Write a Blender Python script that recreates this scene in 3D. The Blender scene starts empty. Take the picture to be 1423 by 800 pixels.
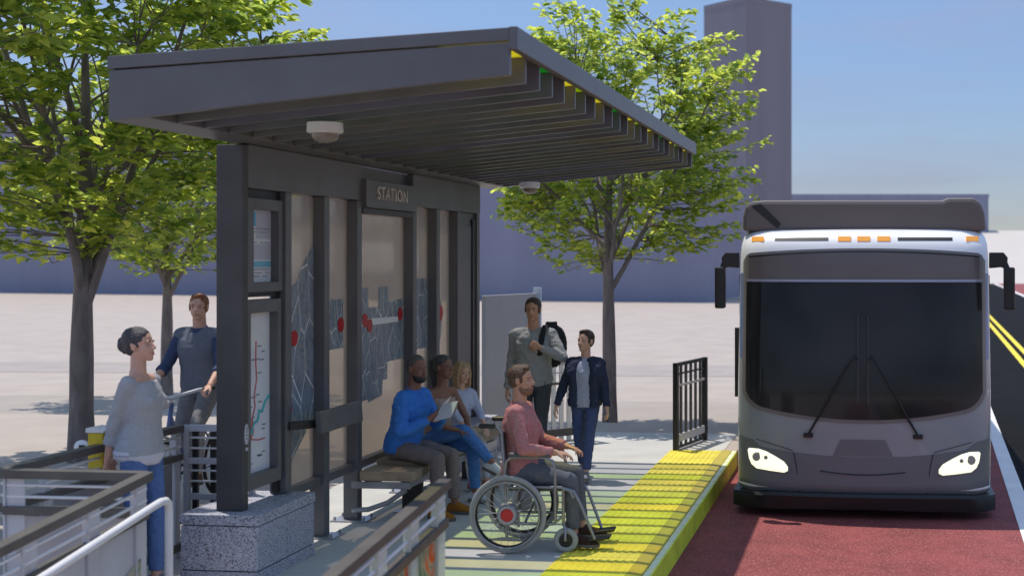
import bpy, math, random
from mathutils import Vector, Matrix, Euler, noise
import numpy as np
V = Vector
R = math.radians
C = bpy.context.scene.collection
PI = math.pi
rnd = random.Random(7)

# ------------------------------------------------------------------ materials
def _n(nt, t, **kw):
    n = nt.nodes.new(t)
    for k, v in kw.items(): setattr(n, k, v)
    return n

def mat(name, col, rough=.6, metal=0., var=.12, scale=5., bump=0., bscale=80., spec=.5, emit=None, estr=1., sss=0., stretch=None, coat=0., speck=None):
    m = bpy.data.materials.new(name); m.use_nodes = True
    nt = m.node_tree; b = nt.nodes['Principled BSDF']; L = nt.links
    b.inputs['Roughness'].default_value = rough; b.inputs['Metallic'].default_value = metal
    b.inputs['Specular IOR Level'].default_value = spec
    b.inputs['Coat Weight'].default_value = coat
    if sss:
        b.inputs['Subsurface Weight'].default_value = sss
        b.inputs['Subsurface Radius'].default_value = (.012, .005, .003)
    tc = _n(nt, 'ShaderNodeTexCoord'); mp = _n(nt, 'ShaderNodeMapping')
    L.new(tc.outputs['Object'], mp.inputs['Vector'])
    if stretch: mp.inputs['Scale'].default_value = stretch
    ns = _n(nt, 'ShaderNodeTexNoise'); ns.inputs['Scale'].default_value = scale; ns.inputs['Detail'].default_value = 6
    L.new(mp.outputs[0], ns.inputs['Vector'])
    rp = _n(nt, 'ShaderNodeValToRGB')
    c0 = [max(0, c * (1 - var)) for c in col[:3]] + [1]; c1 = [min(1, c * (1 + var)) for c in col[:3]] + [1]
    rp.color_ramp.elements[0].position = .3; rp.color_ramp.elements[1].position = .7
    rp.color_ramp.elements[0].color = c0; rp.color_ramp.elements[1].color = c1
    L.new(ns.outputs['Fac'], rp.inputs[0])
    out = rp.outputs[0]
    if speck:   # (scale, colour, threshold)
        n2 = _n(nt, 'ShaderNodeTexNoise'); n2.inputs['Scale'].default_value = speck[0]; n2.inputs['Detail'].default_value = 2
        L.new(mp.outputs[0], n2.inputs['Vector'])
        r2 = _n(nt, 'ShaderNodeValToRGB')
        r2.color_ramp.elements[0].position = speck[2]; r2.color_ramp.elements[1].position = speck[2] + .12
        L.new(n2.outputs['Fac'], r2.inputs[0])
        mx = _n(nt, 'ShaderNodeMix', data_type='RGBA'); L.new(r2.outputs[0], mx.inputs[0]); L.new(out, mx.inputs[6])
        mx.inputs[7].default_value = (*speck[1], 1); out = mx.outputs[2]
    L.new(out, b.inputs['Base Color'])
    if bump:
        n3 = _n(nt, 'ShaderNodeTexNoise'); n3.inputs['Scale'].default_value = bscale; n3.inputs['Detail'].default_value = 4
        L.new(mp.outputs[0], n3.inputs['Vector'])
        bp = _n(nt, 'ShaderNodeBump'); bp.inputs['Strength'].default_value = bump; bp.inputs['Distance'].default_value = .01
        L.new(n3.outputs['Fac'], bp.inputs['Height']); L.new(bp.outputs[0], b.inputs['Normal'])
    if emit:
        b.inputs['Emission Color'].default_value = (*emit, 1); b.inputs['Emission Strength'].default_value = estr
    return m

def glass_mat(name, tint, clear=.6, diff=(.5, .45, .4), rough=.08, gloss=.12, transl=.5, vary=.06, nscale=1.5):
    """sheet glass: part straight-through tinted light, part milky scatter, a little reflection"""
    m = bpy.data.materials.new(name); m.use_nodes = True
    nt = m.node_tree; L = nt.links; nt.nodes.remove(nt.nodes['Principled BSDF']); o = nt.nodes['Material Output']
    tr = _n(nt, 'ShaderNodeBsdfTransparent'); tr.inputs[0].default_value = (*tint, 1)
    df = _n(nt, 'ShaderNodeBsdfDiffuse'); df.inputs[0].default_value = (*diff, 1)
    tl = _n(nt, 'ShaderNodeBsdfTranslucent'); tl.inputs[0].default_value = (*diff, 1)
    m1 = _n(nt, 'ShaderNodeMixShader'); m1.inputs[0].default_value = transl
    L.new(df.outputs[0], m1.inputs[1]); L.new(tl.outputs[0], m1.inputs[2])
    m2 = _n(nt, 'ShaderNodeMixShader')
    ns = _n(nt, 'ShaderNodeTexNoise'); ns.inputs['Scale'].default_value = nscale
    tc = _n(nt, 'ShaderNodeTexCoord'); L.new(tc.outputs['Object'], ns.inputs['Vector'])
    mr = _n(nt, 'ShaderNodeMapRange'); mr.inputs[3].default_value = max(0, clear - vary); mr.inputs[4].default_value = min(1, clear + vary); mr.inputs[1].default_value = .3; mr.inputs[2].default_value = .7
    L.new(ns.outputs['Fac'], mr.inputs[0]); L.new(mr.outputs[0], m2.inputs[0])
    L.new(m1.outputs[0], m2.inputs[1]); L.new(tr.outputs[0], m2.inputs[2])
    gl = _n(nt, 'ShaderNodeBsdfGlossy'); gl.inputs['Roughness'].default_value = rough
    fr = _n(nt, 'ShaderNodeFresnel'); fr.inputs[0].default_value = 1.45
    ml = _n(nt, 'ShaderNodeMath', operation='MULTIPLY'); ml.inputs[1].default_value = gloss
    L.new(fr.outputs[0], ml.inputs[0])
    m3 = _n(nt, 'ShaderNodeMixShader'); L.new(ml.outputs[0], m3.inputs[0])
    L.new(m2.outputs[0], m3.inputs[1]); L.new(gl.outputs[0], m3.inputs[2]); L.new(m3.outputs[0], o.inputs[0])
    return m

def map_mat(name, streets=(.75, .75, .73), block=(.16, .20, .27), scale=5., hatch=True):
    m = bpy.data.materials.new(name); m.use_nodes = True
    nt = m.node_tree; L = nt.links; b = nt.nodes['Principled BSDF']; b.inputs['Roughness'].default_value = .4
    tc = _n(nt, 'ShaderNodeTexCoord'); mp = _n(nt, 'ShaderNodeMapping'); mp.inputs['Rotation'].default_value = (.6, 0, 0); mp.inputs['Scale'].default_value = (0.01, 1, .8)
    L.new(tc.outputs['Object'], mp.inputs[0])
    vo = _n(nt, 'ShaderNodeTexVoronoi', feature='DISTANCE_TO_EDGE'); vo.inputs['Scale'].default_value = scale
    if hatch: mp.inputs['Scale'].default_value = (0.01, 1.6, .7)
    L.new(mp.outputs[0], vo.inputs['Vector'])
    v2 = _n(nt, 'ShaderNodeTexVoronoi', feature='DISTANCE_TO_EDGE'); v2.inputs['Scale'].default_value = scale * 5
    L.new(mp.outputs[0], v2.inputs['Vector'])
    ns = _n(nt, 'ShaderNodeTexNoise'); ns.inputs['Scale'].default_value = 9; L.new(mp.outputs[0], ns.inputs['Vector'])
    rp = _n(nt, 'ShaderNodeValToRGB'); e = rp.color_ramp.elements
    e[0].position = .35; e[1].position = .7
    e[0].color = (*[c * .75 for c in block], 1); e[1].color = (*[min(1, c * 1.45) for c in block], 1); L.new(ns.outputs['Fac'], rp.inputs[0])
    st2 = _n(nt, 'ShaderNodeMath', operation='LESS_THAN'); st2.inputs[1].default_value = .06; L.new(v2.outputs['Distance'], st2.inputs[0])
    mx2 = _n(nt, 'ShaderNodeMix', data_type='RGBA'); L.new(st2.outputs[0], mx2.inputs[0]); L.new(rp.outputs[0], mx2.inputs[6])
    mx2.inputs[7].default_value = (*[c * .38 for c in streets], 1)
    st = _n(nt, 'ShaderNodeMath', operation='LESS_THAN'); st.inputs[1].default_value = .012; L.new(vo.outputs['Distance'], st.inputs[0])
    mx = _n(nt, 'ShaderNodeMix', data_type='RGBA'); L.new(st.outputs[0], mx.inputs[0]); L.new(mx2.outputs[2], mx.inputs[6])
    mx.inputs[7].default_value = (*streets, 1)
    L.new(mx.outputs[2], b.inputs['Base Color'])
    return m

def mural_mat(name, cols, scale=3., dist=2.5):
    m = bpy.data.materials.new(name); m.use_nodes = True
    nt = m.node_tree; L = nt.links; b = nt.nodes['Principled BSDF']; b.inputs['Roughness'].default_value = .45
    tc = _n(nt, 'ShaderNodeTexCoord'); ns = _n(nt, 'ShaderNodeTexNoise'); ns.inputs['Scale'].default_value = scale
    ns.inputs['Detail'].default_value = 5; ns.inputs['Distortion'].default_value = dist; L.new(tc.outputs['Object'], ns.inputs['Vector'])
    rp = _n(nt, 'ShaderNodeValToRGB'); rp.color_ramp.interpolation = 'LINEAR'
    n = len(cols); el = rp.color_ramp.elements
    while len(el) < n: el.new(.5)
    for i, c in enumerate(cols): el[i].position = .28 + .44 * i / (n - 1); el[i].color = (*c, 1)
    L.new(ns.outputs['Fac'], rp.inputs[0]); L.new(rp.outputs[0], b.inputs['Base Color'])
    t = _n(nt, 'ShaderNodeBsdfTranslucent'); L.new(rp.outputs[0], t.inputs[0]); x = _n(nt, 'ShaderNodeMixShader'); x.inputs[0].default_value = .55
    L.new(b.outputs[0], x.inputs[1]); L.new(t.outputs[0], x.inputs[2]); L.new(x.outputs[0], nt.nodes['Material Output'].inputs[0])   # printed on a translucent sheet
    return m

def leaf_mat(name, dark, light, tl=.45):
    m = bpy.data.materials.new(name); m.use_nodes = True
    nt = m.node_tree; L = nt.links; nt.nodes.remove(nt.nodes['Principled BSDF']); o = nt.nodes['Material Output']
    g = _n(nt, 'ShaderNodeNewGeometry'); rp = _n(nt, 'ShaderNodeValToRGB'); e = rp.color_ramp.elements
    e[0].color = (*dark, 1); e[1].color = (*light, 1); L.new(g.outputs['Random Per Island'], rp.inputs[0])
    d = _n(nt, 'ShaderNodeBsdfPrincipled'); d.inputs['Roughness'].default_value = .5; d.inputs['Specular IOR Level'].default_value = .35
    L.new(rp.outputs[0], d.inputs['Base Color'])
    t = _n(nt, 'ShaderNodeBsdfTranslucent')
    hs = _n(nt, 'ShaderNodeHueSaturation'); hs.inputs['Hue'].default_value = .485; hs.inputs['Value'].default_value = 2.55; L.new(rp.outputs[0], hs.inputs['Color'])
    L.new(hs.outputs[0], t.inputs[0])
    mx = _n(nt, 'ShaderNodeMixShader'); mx.inputs[0].default_value = tl
    L.new(d.outputs[0], mx.inputs[1]); L.new(t.outputs[0], mx.inputs[2]); L.new(mx.outputs[0], o.inputs[0])
    return m

# ------------------------------------------------------------------ mesh builder
def basis(d):
    d = V(d).normalized(); a = V((0, 0, 1)) if abs(d.z) < .95 else V((1, 0, 0))
    u = d.cross(a).normalized(); return u, d.cross(u).normalized(), d

class MB:
    def __init__(s, M=None):
        s.v = []; s.f = []; s.mi = []; s.M = M; s.cm = 0
    def add(s, vs, fs):
        o = len(s.v)
        if s.M is not None: vs = [s.M @ V(p) for p in vs]
        s.v += [V(p) for p in vs]; s.f += [[i + o for i in f] for f in fs]; s.mi += [s.cm] * len(fs)
        return s
    def box(s, x0, x1, y0, y1, z0, z1):
        vs = [(x, y, z) for z in (z0, z1) for y in (y0, y1) for x in (x0, x1)]
        return s.add(vs, [(0, 2, 3, 1), (4, 5, 7, 6), (0, 1, 5, 4), (2, 6, 7, 3), (0, 4, 6, 2), (1, 3, 7, 5)])
    def obox(s, c, ex, ey, ez):
        c, ex, ey, ez = V(c), V(ex), V(ey), V(ez)
        vs = [c + ex * x + ey * y + ez * z for z in (-1, 1) for y in (-1, 1) for x in (-1, 1)]
        return s.add(vs, [(0, 2, 3, 1), (4, 5, 7, 6), (0, 1, 5, 4), (2, 6, 7, 3), (0, 4, 6, 2), (1, 3, 7, 5)])
    def beam(s, p0, p1, w, h, up=(0, 0, 1)):
        """rectangular bar between two points: w sideways, h along up (centred); keeps its ends plumb"""
        p0, p1 = V(p0), V(p1); d = (p1 - p0).normalized(); up = V(up); sd = d.cross(up).normalized()
        vs = [p + sd * a * w / 2 + up * b * h / 2 for p in (p0, p1) for b in (-1, 1) for a in (-1, 1)]
        return s.add(vs, [(0, 1, 3, 2), (4, 6, 7, 5), (0, 4, 5, 1), (2, 3, 7, 6), (0, 2, 6, 4), (1, 5, 7, 3)])
    def tube(s, pts, r, n=8, caps=True):
        pts = [V(p) for p in pts]; k = len(pts); rs = r if isinstance(r, (list, tuple)) else [r] * k
        u0 = None; vs = []; fs = []
        for i, p in enumerate(pts):
            d = (pts[min(i + 1, k - 1)] - pts[max(i - 1, 0)]).normalized()
            if u0 is None: u, w, _ = basis(d)
            else:
                u = (u0 - d * u0.dot(d)).normalized(); w = d.cross(u)
            u0 = u
            for j in range(n):
                a = 2 * PI * j / n; vs.append(p + (u * math.cos(a) + w * math.sin(a)) * rs[i])
        for i in range(k - 1):
            for j in range(n):
                a, b = i * n + j, i * n + (j + 1) % n; fs.append((a, b, b + n, a + n))
        if caps: fs += [tuple(range(n))[::-1], tuple(range((k - 1) * n, k * n))]
        return s.add(vs, fs)
    def loft(s, secs, n=18):
        """secs: (centre, u radius vector, v radius vector)"""
        vs = []; fs = []; k = len(secs)
        for c, u, w in secs:
            c, u, w = V(c), V(u), V(w)
            for j in range(n):
                a = 2 * PI * j / n; vs.append(c + u * math.cos(a) + w * math.sin(a))
        for i in range(k - 1):
            for j in range(n):
                a, b = i * n + j, i * n + (j + 1) % n; fs.append((a, b, b + n, a + n))
        fs += [tuple(range(n))[::-1], tuple(range((k - 1) * n, k * n))]
        return s.add(vs, fs)
    def cap(s, p0, r0, p1, r1, n=14):
        p0, p1 = V(p0), V(p1); d = p1 - p0
        if d.length < 1e-6: d = V((0, 0, 1e-4))
        u, w, d = basis(d); secs = []
        for a in (80, 55, 28): secs.append((p0 - d * r0 * math.sin(R(a)), r0 * math.cos(R(a))))
        secs += [(p0, r0), (p1, r1)]
        for a in (28, 55, 80): secs.append((p1 + d * r1 * math.sin(R(a)), r1 * math.cos(R(a))))
        return s.loft([(c, u * r, w * r) for c, r in secs], n)
    def ell(s, c, r, ax=None, n=16, m=9):
        c = V(c); ax = ax or (V((1, 0, 0)), V((0, 1, 0)), V((0, 0, 1)))
        vs = []; fs = []
        for i in range(m + 1):
            t = -PI / 2 + PI * (i * .996 + .002 * m) / m
            for j in range(n):
                a = 2 * PI * j / n
                vs.append(c + ax[0] * r[0] * math.cos(t) * math.cos(a) + ax[1] * r[1] * math.cos(t) * math.sin(a) + ax[2] * r[2] * math.sin(t))
        for i in range(m):
            for j in range(n):
                a, b = i * n + j, i * n + (j + 1) % n; fs.append((a, b, b + n, a + n))
        fs += [tuple(range(n))[::-1], tuple(range(m * n, (m + 1) * n))]
        return s.add(vs, fs)
    def lathe(s, prof, c, axis=(0, 0, 1), n=32, closed=False):
        """prof: (radius, height along axis)"""
        u, w, d = basis(axis); c = V(c); vs = []; fs = []; k = len(prof)
        for r, h in prof:
            for j in range(n):
                a = 2 * PI * j / n; vs.append(c + d * h + (u * math.cos(a) + w * math.sin(a)) * r)
        for i in range(k if closed else k - 1):
            for j in range(n):
                a, b = i * n + j, i * n + (j + 1) % n; i2 = ((i + 1) % k) * n
                fs.append((a, b, i2 + (j + 1) % n, i2 + j))
        if not closed: fs += [tuple(range(n))[::-1], tuple(range((k - 1) * n, k * n))]
        return s.add(vs, fs)
    def torus(s, c, axis, Rr, r, n=40, m=10):
        return s.lathe([(Rr + r * math.cos(2 * PI * i / m), r * math.sin(2 * PI * i / m)) for i in range(m)], c, axis, n, True)
    def prism(s, poly, o, ux, uy, th):
        """polygon (a,b) in the plane o+a*ux+b*uy, extruded by vector th"""
        o, ux, uy, th = V(o), V(ux), V(uy), V(th); n = len(poly)
        vs = [o + ux * a + uy * b for a, b in poly] + [o + ux * a + uy * b + th for a, b in poly]
        fs = [tuple(range(n))[::-1], tuple(range(n, 2 * n))] + [(i, (i + 1) % n, (i + 1) % n + n, i + n) for i in range(n)]
        return s.add(vs, fs)
    def mesh(s, name='m'):
        me = bpy.data.meshes.new(name); me.from_pydata([tuple(p) for p in s.v], [], s.f); me.update(); return me
    def build(s, name, m, parent=None, smooth=None, bevel=0, loc=None, label=None, cat=None, group=None, kind=None, fix=True):
        base = BASE[parent.name] if parent else V(loc or (0, 0, 0))
        me = bpy.data.meshes.new(name); me.from_pydata([tuple(p - base) for p in s.v], [], s.f)
        for mm in (m if isinstance(m, (list, tuple)) else [m]): me.materials.append(mm)
        me.polygons.foreach_set('material_index', s.mi)
        me.update()
        return link(name, me, parent, base, smooth, bevel, label, cat, group, kind, fix)

BASE = {}
def link(name, me, parent, base, smooth=None, bevel=0, label=None, cat=None, group=None, kind=None, fix=False):
    if fix:
        import bmesh
        bm = bmesh.new(); bm.from_mesh(me); bmesh.ops.recalc_face_normals(bm, faces=bm.faces); bm.to_mesh(me); bm.free()
    if smooth is not None:
        me.shade_smooth()
        if smooth < 180: me.set_sharp_from_angle(angle=R(smooth))
    o = bpy.data.objects.new(name, me); C.objects.link(o)
    if parent: o.parent = parent
    else: o.location = base
    BASE[o.name] = base
    if bevel:
        b = o.modifiers.new('bevel', 'BEVEL'); b.width = bevel; b.segments = 2; b.limit_method = 'ANGLE'; b.angle_limit = R(40)
        b.harden_normals = False
    tag(o, label, cat, group, kind)
    return o

def tag(o, label=None, cat=None, group=None, kind=None):
    if label: o['label'] = label
    if cat: o['category'] = cat
    if group: o['group'] = group
    if kind: o['kind'] = kind
    return o

def thing(name, loc, label, cat, group=None):
    o = bpy.data.objects.new(name, None); C.objects.link(o); o.location = loc; o.empty_display_size = .1
    BASE[o.name] = V(loc); return tag(o, label, cat, group)

def remesh(mb, vox, it=4, disp=0., dsc=.07, fac=.5):
    me = mb.mesh('tmp'); o = bpy.data.objects.new('tmp', me); C.objects.link(o)
    r = o.modifiers.new('r', 'REMESH'); r.mode = 'VOXEL'; r.voxel_size = vox; r.adaptivity = 0
    if it:
        s = o.modifiers.new('s', 'SMOOTH'); s.iterations = it; s.factor = fac
    if disp:
        t = bpy.data.textures.new('t', 'CLOUDS'); t.noise_scale = dsc; t.noise_depth = 2
        d = o.modifiers.new('d', 'DISPLACE'); d.texture = t; d.strength = disp; d.mid_level = .5; d.texture_coords = 'LOCAL'
    dg = bpy.context.evaluated_depsgraph_get()
    m2 = bpy.data.meshes.new_from_object(o.evaluated_get(dg), depsgraph=dg)
    bpy.data.objects.remove(o); bpy.data.meshes.remove(me)
    return m2

def rbuild(mb, name, m, parent, vox, it=4, disp=0., dsc=.07, label=None):
    me = remesh(mb, vox, it, disp, dsc); base = BASE[parent.name]
    n = len(me.vertices); a = np.empty(n * 3, np.float32); me.vertices.foreach_get('co', a)
    a = a.reshape(-1, 3) - np.array(base, np.float32); me.vertices.foreach_set('co', a.ravel()); me.update()
    me.name = name; me.materials.clear(); me.materials.append(m)
    return link(name, me, parent, base, 180, 0, label)

def copy_thing(root, loc, label, group=None):
    r = root.copy(); C.objects.link(r); r.location = loc; r['label'] = label
    if group: r['group'] = group
    for ch in root.children:
        c = ch.copy(); C.objects.link(c); c.parent = r
        for g in ch.children:
            d = g.copy(); C.objects.link(d); d.parent = c
    return r

# ------------------------------------------------------------------ people
def ik(a, b, l1, l2, hint):
    a, b, hint = V(a), V(b), V(hint); d = b - a; D = d.length
    mx = (l1 + l2) * .998
    if D > mx: b = a + d * (mx / D); d = b - a; D = mx
    dn = d.normalized(); x = (l1 * l1 - l2 * l2 + D * D) / (2 * D); h = math.sqrt(max(0, l1 * l1 - x * x))
    pp = (hint - dn * hint.dot(dn))
    pp = pp.normalized() if pp.length > 1e-5 else V((0, 0, 1))
    return a + dn * x + pp * h, b

MALE = [(-.17, .085, .08, 0), (-.1, .15, .105, -.005), (0, .168, .118, -.01), (.2, .158, .112, 0), (.4, .15, .106, .008), (.6, .165, .12, .012), (.8, .182, .118, .004), (.93, .16, .088, -.006), (1.02, .095, .064, -.012), (1.12, .058, .058, -.012)]
FEMALE = [(-.17, .085, .085, 0), (-.1, .155, .115, -.012), (0, .172, .122, -.016), (.2, .142, .104, 0), (.4, .122, .092, .01), (.6, .14, .105, .016), (.8, .155, .105, .006), (.93, .135, .08, -.006), (1.02, .078, .056, -.012), (1.12, .049, .05, -.012)]

def hand(mb, W, d, n, side, s, curl=18, spread=4, thumb=.5):
    """wrist W, finger direction d, palm normal n, side +1 left / -1 right"""
    d = V(d).normalized(); n = V(n); n = (n - d * n.dot(d)).normalized(); t = d.cross(n).normalized() * side   # t: towards the thumb
    W = V(W)
    mb.loft([(W - d * .02 * s, t * .025 * s, n * .019 * s), (W + d * .012 * s, t * .028 * s, n * .018 * s), (W + d * .045 * s, t * .039 * s, n * .016 * s),
             (W + d * .08 * s, t * .042 * s, n * .0135 * s), (W + d * .092 * s, t * .036 * s, n * .011 * s)], 16)
    for i, (o, ln, ex) in enumerate(((.0315, .072, 0), (.0105, .08, .004), (-.0105, .074, .001), (-.0315, .058, -.007))):
        p = W + d * (.082 + ex) * s + t * o * s; sp = R(spread) * (o / .02)
        dd = (d * math.cos(sp) + t * math.sin(sp)).normalized(); ang = 0
        for q, fr in enumerate((.44, .31, .25)):
            ang += R(curl * (1 + .15 * i)) * (1 if q else .8)
            q2 = p + (dd * math.cos(ang) + n * math.sin(ang)) * ln * fr * s
            r = (.0092, .0084, .0076, .0068); mb.cap(p, r[q] * s, q2, r[q + 1] * s, 10); p = q2
    p = W + d * .025 * s + t * .026 * s + n * .004 * s
    a = (d * .7 + t * .75 + n * .3 * thumb * 2).normalized(); q = p + a * .042 * s; mb.cap(p, .0145 * s, q, .0105 * s, 10)
    a2 = (d * .95 + t * (.35 - .6 * thumb) + n * .45 * thumb * 2).normalized(); mb.cap(q, .0105 * s, q + a2 * .032 * s, .008 * s, 10)

def person(label, group, base, heading, H, fem, hip, mats, hands, feet, lean=0, side=0, twist=0, hyaw=0, hpitch=0, hroll=0, hair='short', haircol=None,
           shirt=None, pants=None, shoes=None, beard=None, smile=True, extra=None, headk=1., build=1., spread_sh=1.):
    s = H / 1.78
    root = thing('person', base, label, 'person', group)
    Rm = Matrix.Rotation(R(heading), 3, 'Z'); B = V(base)
    W = lambda p: B + Rm @ V(p)
    Wd = lambda p: Rm @ V(p)
    fwd, lat, up = Wd((1, 0, 0)), Wd((0, 1, 0)), V((0, 0, 1))
    sp = (Wd((math.sin(R(lean)), math.sin(R(side)), 1))).normalized()
    slat = Matrix.Rotation(R(twist), 3, 'Z') @ lat; slat = (slat - sp * slat.dot(sp)).normalized()
    hlat = (lat - sp * lat.dot(sp)).normalized()
    hp = W(hip); Lt = .50 * s
    table = FEMALE if fem else MALE
    def tsec(f, infl=0., k=1.):
        t = table
        f = max(t[0][0], min(t[-1][0], f))
        for a, b in zip(t, t[1:]):
            if a[0] <= f <= b[0]:
                w = (f - a[0]) / (b[0] - a[0]); q = [a[i] * (1 - w) + b[i] * w for i in range(4)]; break
        l = (hlat * (1 - max(0, min(1, f))) + slat * max(0, min(1, f))).normalized(); fw = l.cross(sp).normalized()
        if fw.dot(fwd) < 0 and abs(twist) < 80: fw = -fw
        return (hp + sp * Lt * f + fw * q[3] * s, l * (q[1] * build * k + infl) * s, fw * (q[2] * build * k + infl) * s)
    shl = hp + sp * Lt * .94
    shw = (.150 if fem else .172) * s * spread_sh
    la, lf, lth, lsh = .295 * s, .255 * s, .43 * s, .43 * s
    SH = {k: shl + slat * shw * k - sp * .01 * s for k in (1, -1)}
    HIP = {k: hp + hlat * .092 * s * k for k in (1, -1)}
    arm = {}; leg = {}
    for k in (1, -1):
        h = hands[k]; el, wr = ik(SH[k], W(h['p']), la, lf, Wd(h.get('hint', (-1, .4 * k, -.3)))); arm[k] = (SH[k], el, wr)
        f = feet[k]; kn, an = ik(HIP[k], W(f['p']), lth, lsh, Wd(f.get('hint', (1, .05 * k, .1)))); leg[k] = (HIP[k], kn, an)
    # ---- body
    b = MB()
    fs = [-.17, -.1, 0, .2, .4, .6, .8, .93, 1.02, 1.12]
    b.loft([tsec(f, 0, .93) for f in fs], 24)
    nk = .052 if fem else .06
    P = hp + sp * (Lt + .085 * s)
    hM = Rm @ Matrix.Rotation(R(hyaw), 3, 'Z') @ Matrix.Rotation(R(-hpitch), 3, 'Y') @ Matrix.Rotation(R(hroll), 3, 'X')
    hx, hy, hz = hM @ V((1, 0, 0)), hM @ V((0, 1, 0)), hM @ V((0, 0, 1))
    h = .235 * s * headk
    HC = P + hz * .125 * s * headk + hx * .02 * s
    hpnt = lambda x, y, z: HC + (hx * x + hy * y + hz * z) * h
    ax = (hx, hy, hz)
    b.cap(hp + sp * Lt * 1.0 - fwd * .008 * s, nk * s, hpnt(-.08, 0, -.22), nk * .93 * s, 16)
    b.cap(hp + sp * Lt * .95 + slat * .03 * s, .055 * s, SH[1], .05 * s); b.cap(hp + sp * Lt * .95 - slat * .03 * s, .055 * s, SH[-1], .05 * s)
    E = lambda mb, c, r: mb.ell(hpnt(*c), [q * h for q in r], ax)
    E(b, (-.05, 0, .14), (.40, .32, .36)); E(b, (.10, 0, -.13), (.265, .25, .33)); E(b, (.24, 0, -.39), (.10, .12, .09)); E(b, (-.02, 0, -.2), (.25, .245, .22))
    b.cap(hpnt(.345, 0, .04), .032 * h, hpnt(.425, 0, -.115), .05 * h, 10)
    for k in (1, -1):
        E(b, (.385, .048 * k, -.135), (.045, .034, .03)); E(b, (.21, .145 * k, -.12), (.1, .085, .1))
        E(b, (.325, .12 * k, .075), (.035, .1, .035)); E(b, (-.03, .325 * k, -.02), (.085, .035, .125)); E(b, (-.05, .335 * k, .04), (.06, .04, .07))
    E(b, (.335, 0, -.245), (.05, .09, .028)); E(b, (.33, 0, -.30), (.05, .08, .03))
    if fem:
        for k in (1, -1):
            c, l, f = tsec(.66); b.ell(c + slat * .07 * s * k + f.normalized() * .07 * s, (.06 * s,) * 3)
    for k in (1, -1):
        a, e, w = arm[k]; q = .88 if fem else 1.
        b.cap(a, .053 * s * q, a.lerp(e, .5), .046 * s * q); b.cap(a.lerp(e, .5), .046 * s * q, e, .037 * s * q)
        b.cap(e, .038 * s * q, e.lerp(w, .3), .039 * s * q); b.cap(e.lerp(w, .3), .039 * s * q, w, .025 * s * q)
        hd = hands[k]; hdir = Wd(hd['d']) if 'd' in hd else (w - e).normalized()
        hn = Wd(hd.get('n', (0, -k, 0)))
        hand(b, w, hdir, hn, k, s * (.92 if fem else 1), hd.get('curl', 20), hd.get('spread', 4), hd.get('thumb', .5))
        a, e, w = leg[k]
        b.cap(a, .082 * s, e, .05 * s); b.cap(e, .048 * s, e.lerp(w, .3), .05 * s); b.cap(e.lerp(w, .3), .05 * s, w, .033 * s)
        fd = Wd(feet[k].get('d', (1, .15 * k, 0))).normalized(); b.cap(w - up * .04 * s, .03 * s, w + fd * .12 * s - up * .055 * s, .022 * s)
    body = rbuild(b, 'body', mats['skin'], root, .0058 * max(.85, s), 3)
    # ---- face
    for k in (1, -1):
        m = MB(); m.ell(hpnt(.296, .135 * k, .0), (.024 * h, .058 * h, .021 * h), ax, 12, 7); ey = m.build('eye', MATS['eye_white'], body, 180)
        m = MB(); m.ell(hpnt(.311, .132 * k, .001), (.012 * h, .027 * h, .022 * h), ax, 10, 7); m.build('iris', MATS['eye_dark'], body, 180)
        m = MB(); m.loft([(hpnt(.345, .05 * k, .075), hz * .012 * h, hx * .018 * h), (hpnt(.352, .12 * k, .1), hz * .018 * h, hx * .02 * h), (hpnt(.30, .215 * k, .08), hz * .009 * h, hx * .012 * h)], 8)
        m.build('eyebrow', haircol or MATS['hair_dark'], body, 180)
    m = MB()
    lift = .035 if smile else 0.
    for z, r in ((-.245, .014), (-.30, .018)):
        m.loft([(hpnt(.375 - .09 * (abs(y) / .115) ** 2, y, z + lift * (abs(y) / .115) ** 2 + (0 if z > -.27 else .028 * (abs(y) / .115) ** 2)), hz * r * h * (1.05 - .75 * abs(y) / .115), hx * .017 * h) for y in (-.115, -.07, -.03, 0, .03, .07, .115)], 8)
    m.build('lips', mats['lips'], body, 180)
    if smile:
        m = MB(); m.loft([(hpnt(.366 - .09 * (abs(y) / .1) ** 2, y, -.27 + .03 * (abs(y) / .1) ** 2), hz * .02 * h * (1.05 - .8 * abs(y) / .1), hx * .01 * h) for y in (-.1, -.06, 0, .06, .1)], 8)
        m.build('teeth', MATS['teeth'], body, 180)
    # ---- hair
    hm = MB(); hc = haircol or MATS['hair_dark']
    def shell(kx=1., ky=1., kz=1., dx=0., dz=0.): E(hm, (-.10 + dx, 0, .20 + dz), (.415 * kx, .355 * ky, .36 * kz))
    if hair == 'short':
        shell(); E(hm, (-.2, 0, .05), (.29, .325, .34)); E(hm, (.1, .05, .45), (.2, .2, .1)); E(hm, (.18, -.08, .41), (.14, .15, .09))
        for k in (1, -1): E(hm, (.08, .27 * k, .06), (.06, .06, .16))
    elif hair == 'buzz':
        shell(.985, .965, .985, 0, -.005); E(hm, (-.18, 0, .06), (.285, .318, .3))
    elif hair == 'bun':
        shell(1.02, 1.02, 1.0); E(hm, (-.2, 0, .06), (.29, .325, .36)); E(hm, (-.53, 0, .06), (.13, .15, .2)); E(hm, (-.46, 0, -.05), (.12, .13, .15)); E(hm, (-.52, 0, .2), (.1, .13, .1))
        hm.torus(hpnt(-.09, 0, .2), hM @ V((.82, 0, .57)), .37 * h, .03 * h)
    elif hair == 'pony':
        shell(1.0, 1.0, 1.0); E(hm, (-.2, 0, .08), (.28, .32, .33)); E(hm, (-.46, 0, .32), (.12, .12, .13))
        pts = [(-.44, 0, .34), (-.60, .02, .26), (-.66, .04, -.05), (-.62, .05, -.4), (-.56, .05, -.8), (-.5, .05, -1.05)]
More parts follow.
